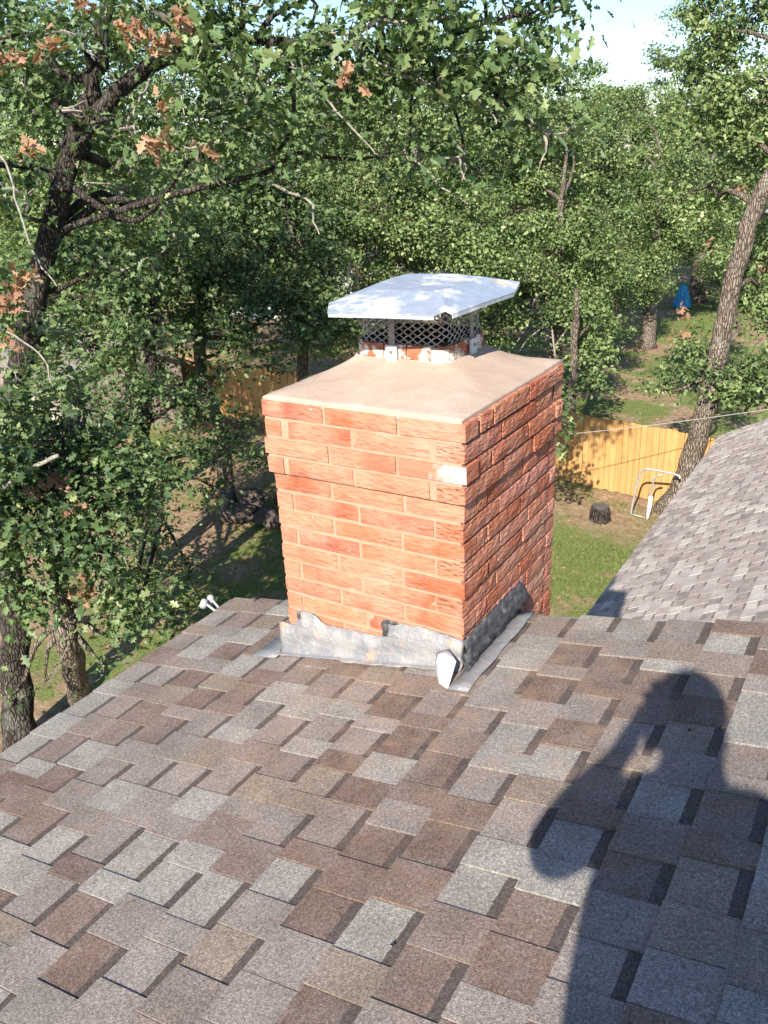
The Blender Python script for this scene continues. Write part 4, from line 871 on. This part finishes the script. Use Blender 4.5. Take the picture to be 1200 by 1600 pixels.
c = at(130, 560, 30); small_house('garden_shed', 'weathered grey roofed shed beyond the fence at left', c, 3.4, 2.0, 1.9, .9, -.35, M_GREYW if False else plain('weathered_siding', (.26, .22, .19, 1), .9, nscale=2, namt=.2), M_GREYR)
# --- dead branches by the tree right of the cap
def dead_branch():
    r = np.random.default_rng(5); m = MB(); d = 25.2
    for pts in ([(868, 560), (862, 500), (870, 462)], [(865, 520), (845, 500), (838, 470)], [(868, 540), (900, 495), (905, 488)], [(866, 505), (890, 480), (905, 478)], [(850, 510), (825, 530), (812, 548)], [(840, 450), (822, 510), (800, 545)], [(845, 507), (880, 508), (920, 512)], [(843, 515), (856, 525), (866, 530)]):
        p, q = smooth_path([at(x, y, d+r.normal()*.2) for x, y in pts], list(np.linspace(.035, .01, len(pts))), 4); m.tube(p, q, 5)
    tag(m.build('dead_branch', M_TWIG, None, True), 'bare pale dead branches right of the chimney cap', 'branch')
dead_branch()
# --- bits of debris lying on the shingles
def debris():
    def on_roof(px, py):
        n_ = np.array([-RS, 0, 1.0]); d = ray(px, py); return CAM+d*((RZ+.011-n_@CAM)/(n_@d))
    r = np.random.default_rng(9)
    for px, py, nm, lab, size, mat in ((177, 1432, 'leaf_fragment', 'tiny tan leaf fragment on shingles at lower left', .020, M_DEAD), (366, 943, 'dry_leaf', 'small dry leaf at the far left corner of the roof', .045, M_DEAD), (148, 1195, 'bud_scale', 'tiny pale bud scale near the left eave', .014, M_DEAD)):
        tag(leaves_mesh(nm, on_roof(px, py)[None], np.array([[0, 0, 3.0]]), size, True, mat, None, r), lab, 'leaf')
    for px, py, lab in ((612, 1478, 'dark acorn crumb in the middle of the near shingles'), (1077, 1142, 'dark twig crumb on shingles within the head shadow')):
        p = on_roof(px, py); m = MB(); m.tube([p+np.array([-.004, 0, .002]), p+np.array([0, .002, .003]), p+np.array([.005, .001, .002])], [.001, .0035, .001], 6); tag(m.build('crumb', M_BLACK, None, True), lab, 'debris')
debris()
# --- grass blades and leaf litter in the parts of the yard that show
def grass():
    r = np.random.default_rng(31); n = 70000; x = r.uniform(-13, -1.7, n); y = r.uniform(8.5, 17, n); k = (np.sin(x*1.3+2*np.sin(y*.7))+np.sin(y*1.7+x*.6)+r.normal(0, .6, n)) > -.5; x, y = x[k], y[k]; n = len(x)
    z = np.array([gz(a, b) for a, b in zip(x, y)]); P = np.stack([x, y, z], 1); a = r.uniform(0, 6.28, n); h = r.uniform(.03, .085, n); w = r.uniform(.004, .008, n); dx, dy = np.cos(a), np.sin(a)
    V = np.empty((n, 3, 3)); V[:, 0] = P+np.stack([-dx*w, -dy*w, 0*w], 1); V[:, 1] = P+np.stack([dx*w, dy*w, 0*w], 1); V[:, 2] = P+np.stack([r.normal(0, .03, n), r.normal(0, .03, n), h], 1)
    o = fast_mesh('grass', V.reshape(-1, 3), np.arange(n*3).reshape(-1, 3), M_GRASS, None, {'rnd': ('FLOAT', r.random(n))}); tag(o, 'short green grass patches in the back yard', 'grass', kind='stuff')
    n = 5000; x = r.uniform(-16, -1.7, n); y = r.uniform(2, 34, n); P = np.stack([x, y, np.array([gz(a, b) for a, b in zip(x, y)])+.02], 1)
    o = leaves_mesh('leaf_litter', P, np.tile([0, 0, 2.0], (n, 1)), .075, False, M_DEAD, None, r, 1.5, .2); tag(o, 'dry brown leaves scattered over the yard', 'leaf litter', kind='stuff')
M_GRASS = mat_leaf('grass_blade', [(.07, .11, .03, 1), (.14, .19, .055, 1), (.21, .25, .085, 1), (.32, .32, .15, 1)], .3, .6, .2)
grass()
#PART4
# ================================================================ the photographer, standing on the roof behind the camera
def person():
    az = math.radians(-30); F = np.array([math.sin(az), math.cos(az), 0]); R_ = np.array([F[1], -F[0], 0]); Z = np.array([0, 0, 1.0])
    def J(r, f, u): return CAM+R_*r+F*f+Z*u
    V, E_, RD = [], [], []
    def add(p, rad, parent=None):
        V.append(tuple(p)); RD.append(rad if hasattr(rad, '__len__') else (rad, rad)); i = len(V)-1
        if parent is not None: E_.append((parent, i))
        return i
    pel = add(J(-.115, -.47, -.62), (.15, .12)); bel = add(J(-.105, -.46, -.42), (.155, .135), pel); che = add(J(-.065, -.46, -.16), (.175, .14), bel); ncb = add(J(-.045, -.44, .0), (.145, .10), che)
    nk = add(J(-.025, -.41, .07), .070, ncb); hd = add(J(-.02, -.375, .13), (.078, .085), nk); h2 = add(J(-.02, -.37, .21), (.078, .095), hd); add(J(-.02, -.365, .275), (.06, .07), h2); nose = add(J(-.02, -.272, .155), .013, hd)
    for s in (-1, 1): add(J(-.02+s*.082, -.385, .155), .014, hd)
    grips = {}
    for s, sh, el, wr in ((-1, J(-.185, -.42, -.015), J(-.315, -.27, -.235), J(-.105, -.075, -.130)), (1, J(.120, -.44, -.05), J(.185, -.35, -.28), J(.085, -.085, -.160))):
        a = add(sh, .092, che); b = add(el, (.062, .062), a); c = add((el+wr)/2, .060, b); d = add(wr, (.032, .026), c)
        g = CAM-FW*.016-UP*.060+RT*(s*.042)                       # phone edge on this side
        palm = add(wr+(g-wr)*.62, (.042, .026), d)
        for q in range(4):                                        # four fingers round the back edge of the phone
            k0 = wr+(g-wr)*.80-UP*(.022*q-.030); k1 = g+RT*(s*.012)-UP*(.024*q-.036)-FW*.012; k2 = k1+RT*(-s*.022)+FW*(.018+.003*(q == 1))
            i = add(k0, .0105, palm); i = add(k1, .0088, i); add(k2, .0075, i)
        i = add(wr+(g-wr)*.7-FW*.03, .012, palm); i = add(g-FW*.022+UP*.0, .0105, i); add(g-FW*.02+UP*.028-RT*(s*.012), .009, i)
    for s in (-1, 1):
        hip = J(-.09+s*.105, -.47, -.70); i = add(hip, .105, pel)
        ft = J(-.09+s*.15, -.50+s*.05, 0); zf = roof_z(ft[0])+.05
        kn = (hip+np.array([ft[0], ft[1], zf]))/2+F*.06; i = add(kn, .072, i); mid = (kn+np.array([ft[0], ft[1], zf+.05]))/2-F*.03; i = add(mid, .062, i)
        an = np.array([ft[0], ft[1], zf+.05]); i = add(an, .046, i); i = add(an+F*.09-Z*.045+RS*Z*F[0]*.09, (.045, .032), i); add(an+F*.18-Z*.055+RS*Z*F[0]*.18, (.042, .026), i)
    me = bpy.data.meshes.new('person_frame'); me.from_pydata(V, E_, []); o = bpy.data.objects.new('person_frame', me); COL.objects.link(o)
    sk = o.modifiers.new('skin', 'SKIN'); sk.use_smooth_shade = True
    sv = me.skin_vertices[0].data if me.skin_vertices else None
    if sv is None:
        bpy.context.view_layer.objects.active = o; bpy.ops.mesh.customdata_skin_add(); sv = me.skin_vertices[0].data
    for i, q in enumerate(RD): sv[i].radius = q; sv[i].use_root = (i == 0)
    o.modifiers.new('sub', 'SUBSURF').levels = 2
    dg = bpy.context.evaluated_depsgraph_get(); dg.update(); m2 = bpy.data.meshes.new_from_object(o.evaluated_get(dg)); bpy.data.objects.remove(o)
    t = thing('person', J(-.09, -.49, 0)*np.array([1, 1, 0])+np.array([0, 0, roof_z(J(-.09, -.49, 0)[0])]), 'person in shirt and cap taking the photo, seen only as a shadow', 'person')
    for mt in (M_SHIRT, M_JEANS, M_SKIN, M_SHOE): m2.materials.append(mt)
    for p in m2.polygons:
        c = np.array(p.center); rel = c-CAM; u = rel[2]; r, f = rel@R_, rel@F; rz = c[2]-roof_z(c[0])
        p.material_index = 3 if rz < .10 else 1 if u < -.60 else 2 if (u > .03 or (f > -.27 and u > -.32 and rz > .5)) else 0; p.use_smooth = True
    link('body', m2, t)
    cp = MB(); hc = J(-.02, -.372, .215); n = 18; vs = []
    for j, (z, q) in enumerate(((.0, 1.06), (.035, 1.04), (.07, .92), (.098, .62), (.110, .15))):
        for k in range(n): a = 6.283*k/n; vs.append(hc+F*math.cos(a)*.108*q+R_*math.sin(a)*.088*q+Z*z)
    fs = [(j*n+k, j*n+(k+1) % n, (j+1)*n+(k+1) % n, (j+1)*n+k) for j in range(4) for k in range(n)]+[tuple(range(4*n, 5*n))]; cp.add(vs, fs); co = cp.build('cap', M_CAP, t, True)
    br = MB(); pts = [hc+F*.09+R_*.085, hc+F*.155+R_*.07-Z*.012, hc+F*.185-Z*.018, hc+F*.155-R_*.07-Z*.012, hc+F*.09-R_*.085]; br.add([p+Z*.004 for p in pts]+[p-Z*.004 for p in pts], [(0, 1, 2, 3, 4), (9, 8, 7, 6, 5)]+[(i, 5+i, 5+(i+1) % 5, (i+1) % 5) for i in range(5)]); br.build('brim', M_CAP, co)
    for s in (-1, 1):
        e = MB(); c = J(-.02+s*.032, -.292, .185); bm = bmesh.new(); bmesh.ops.create_icosphere(bm, subdivisions=2, radius=.012); e.add([tuple(Vector(c)+v.co) for v in bm.verts], [tuple(v.index for v in f.verts) for f in bm.faces]); bm.free(); e.build('eye', M_EYE, t, True)
    ph = MB(); c = CAM-FW*.0155-UP*.060; Mx = Matrix(((RT[0], UP[0], FW[0]), (RT[1], UP[1], FW[1]), (RT[2], UP[2], FW[2]))); ph.box(c, (.076, .156, .008), Mx)
    p_ = thing('phone', c, 'dark phone held up in both hands by the photographer', 'phone'); ph.build('case', M_CAP, p_)
    sc = MB(); sc.box(c-FW*.0046, (.070, .148, .0006), Mx); sc.build('screen', M_PANE, p_)
M_SHIRT = plain('blue_shirt', (.10, .14, .22, 1), .9, nscale=8, namt=.2); M_JEANS = plain('jeans', (.05, .07, .12, 1), .9, nscale=20, namt=.25); M_SKIN = plain('skin', (.50, .30, .21, 1), .6); M_SHOE = plain('work_shoe', (.12, .08, .05, 1), .8); M_CAP = plain('dark_cap', (.03, .03, .035, 1), .85); M_EYE = plain('eye', (.6, .6, .58, 1), .3)
person()
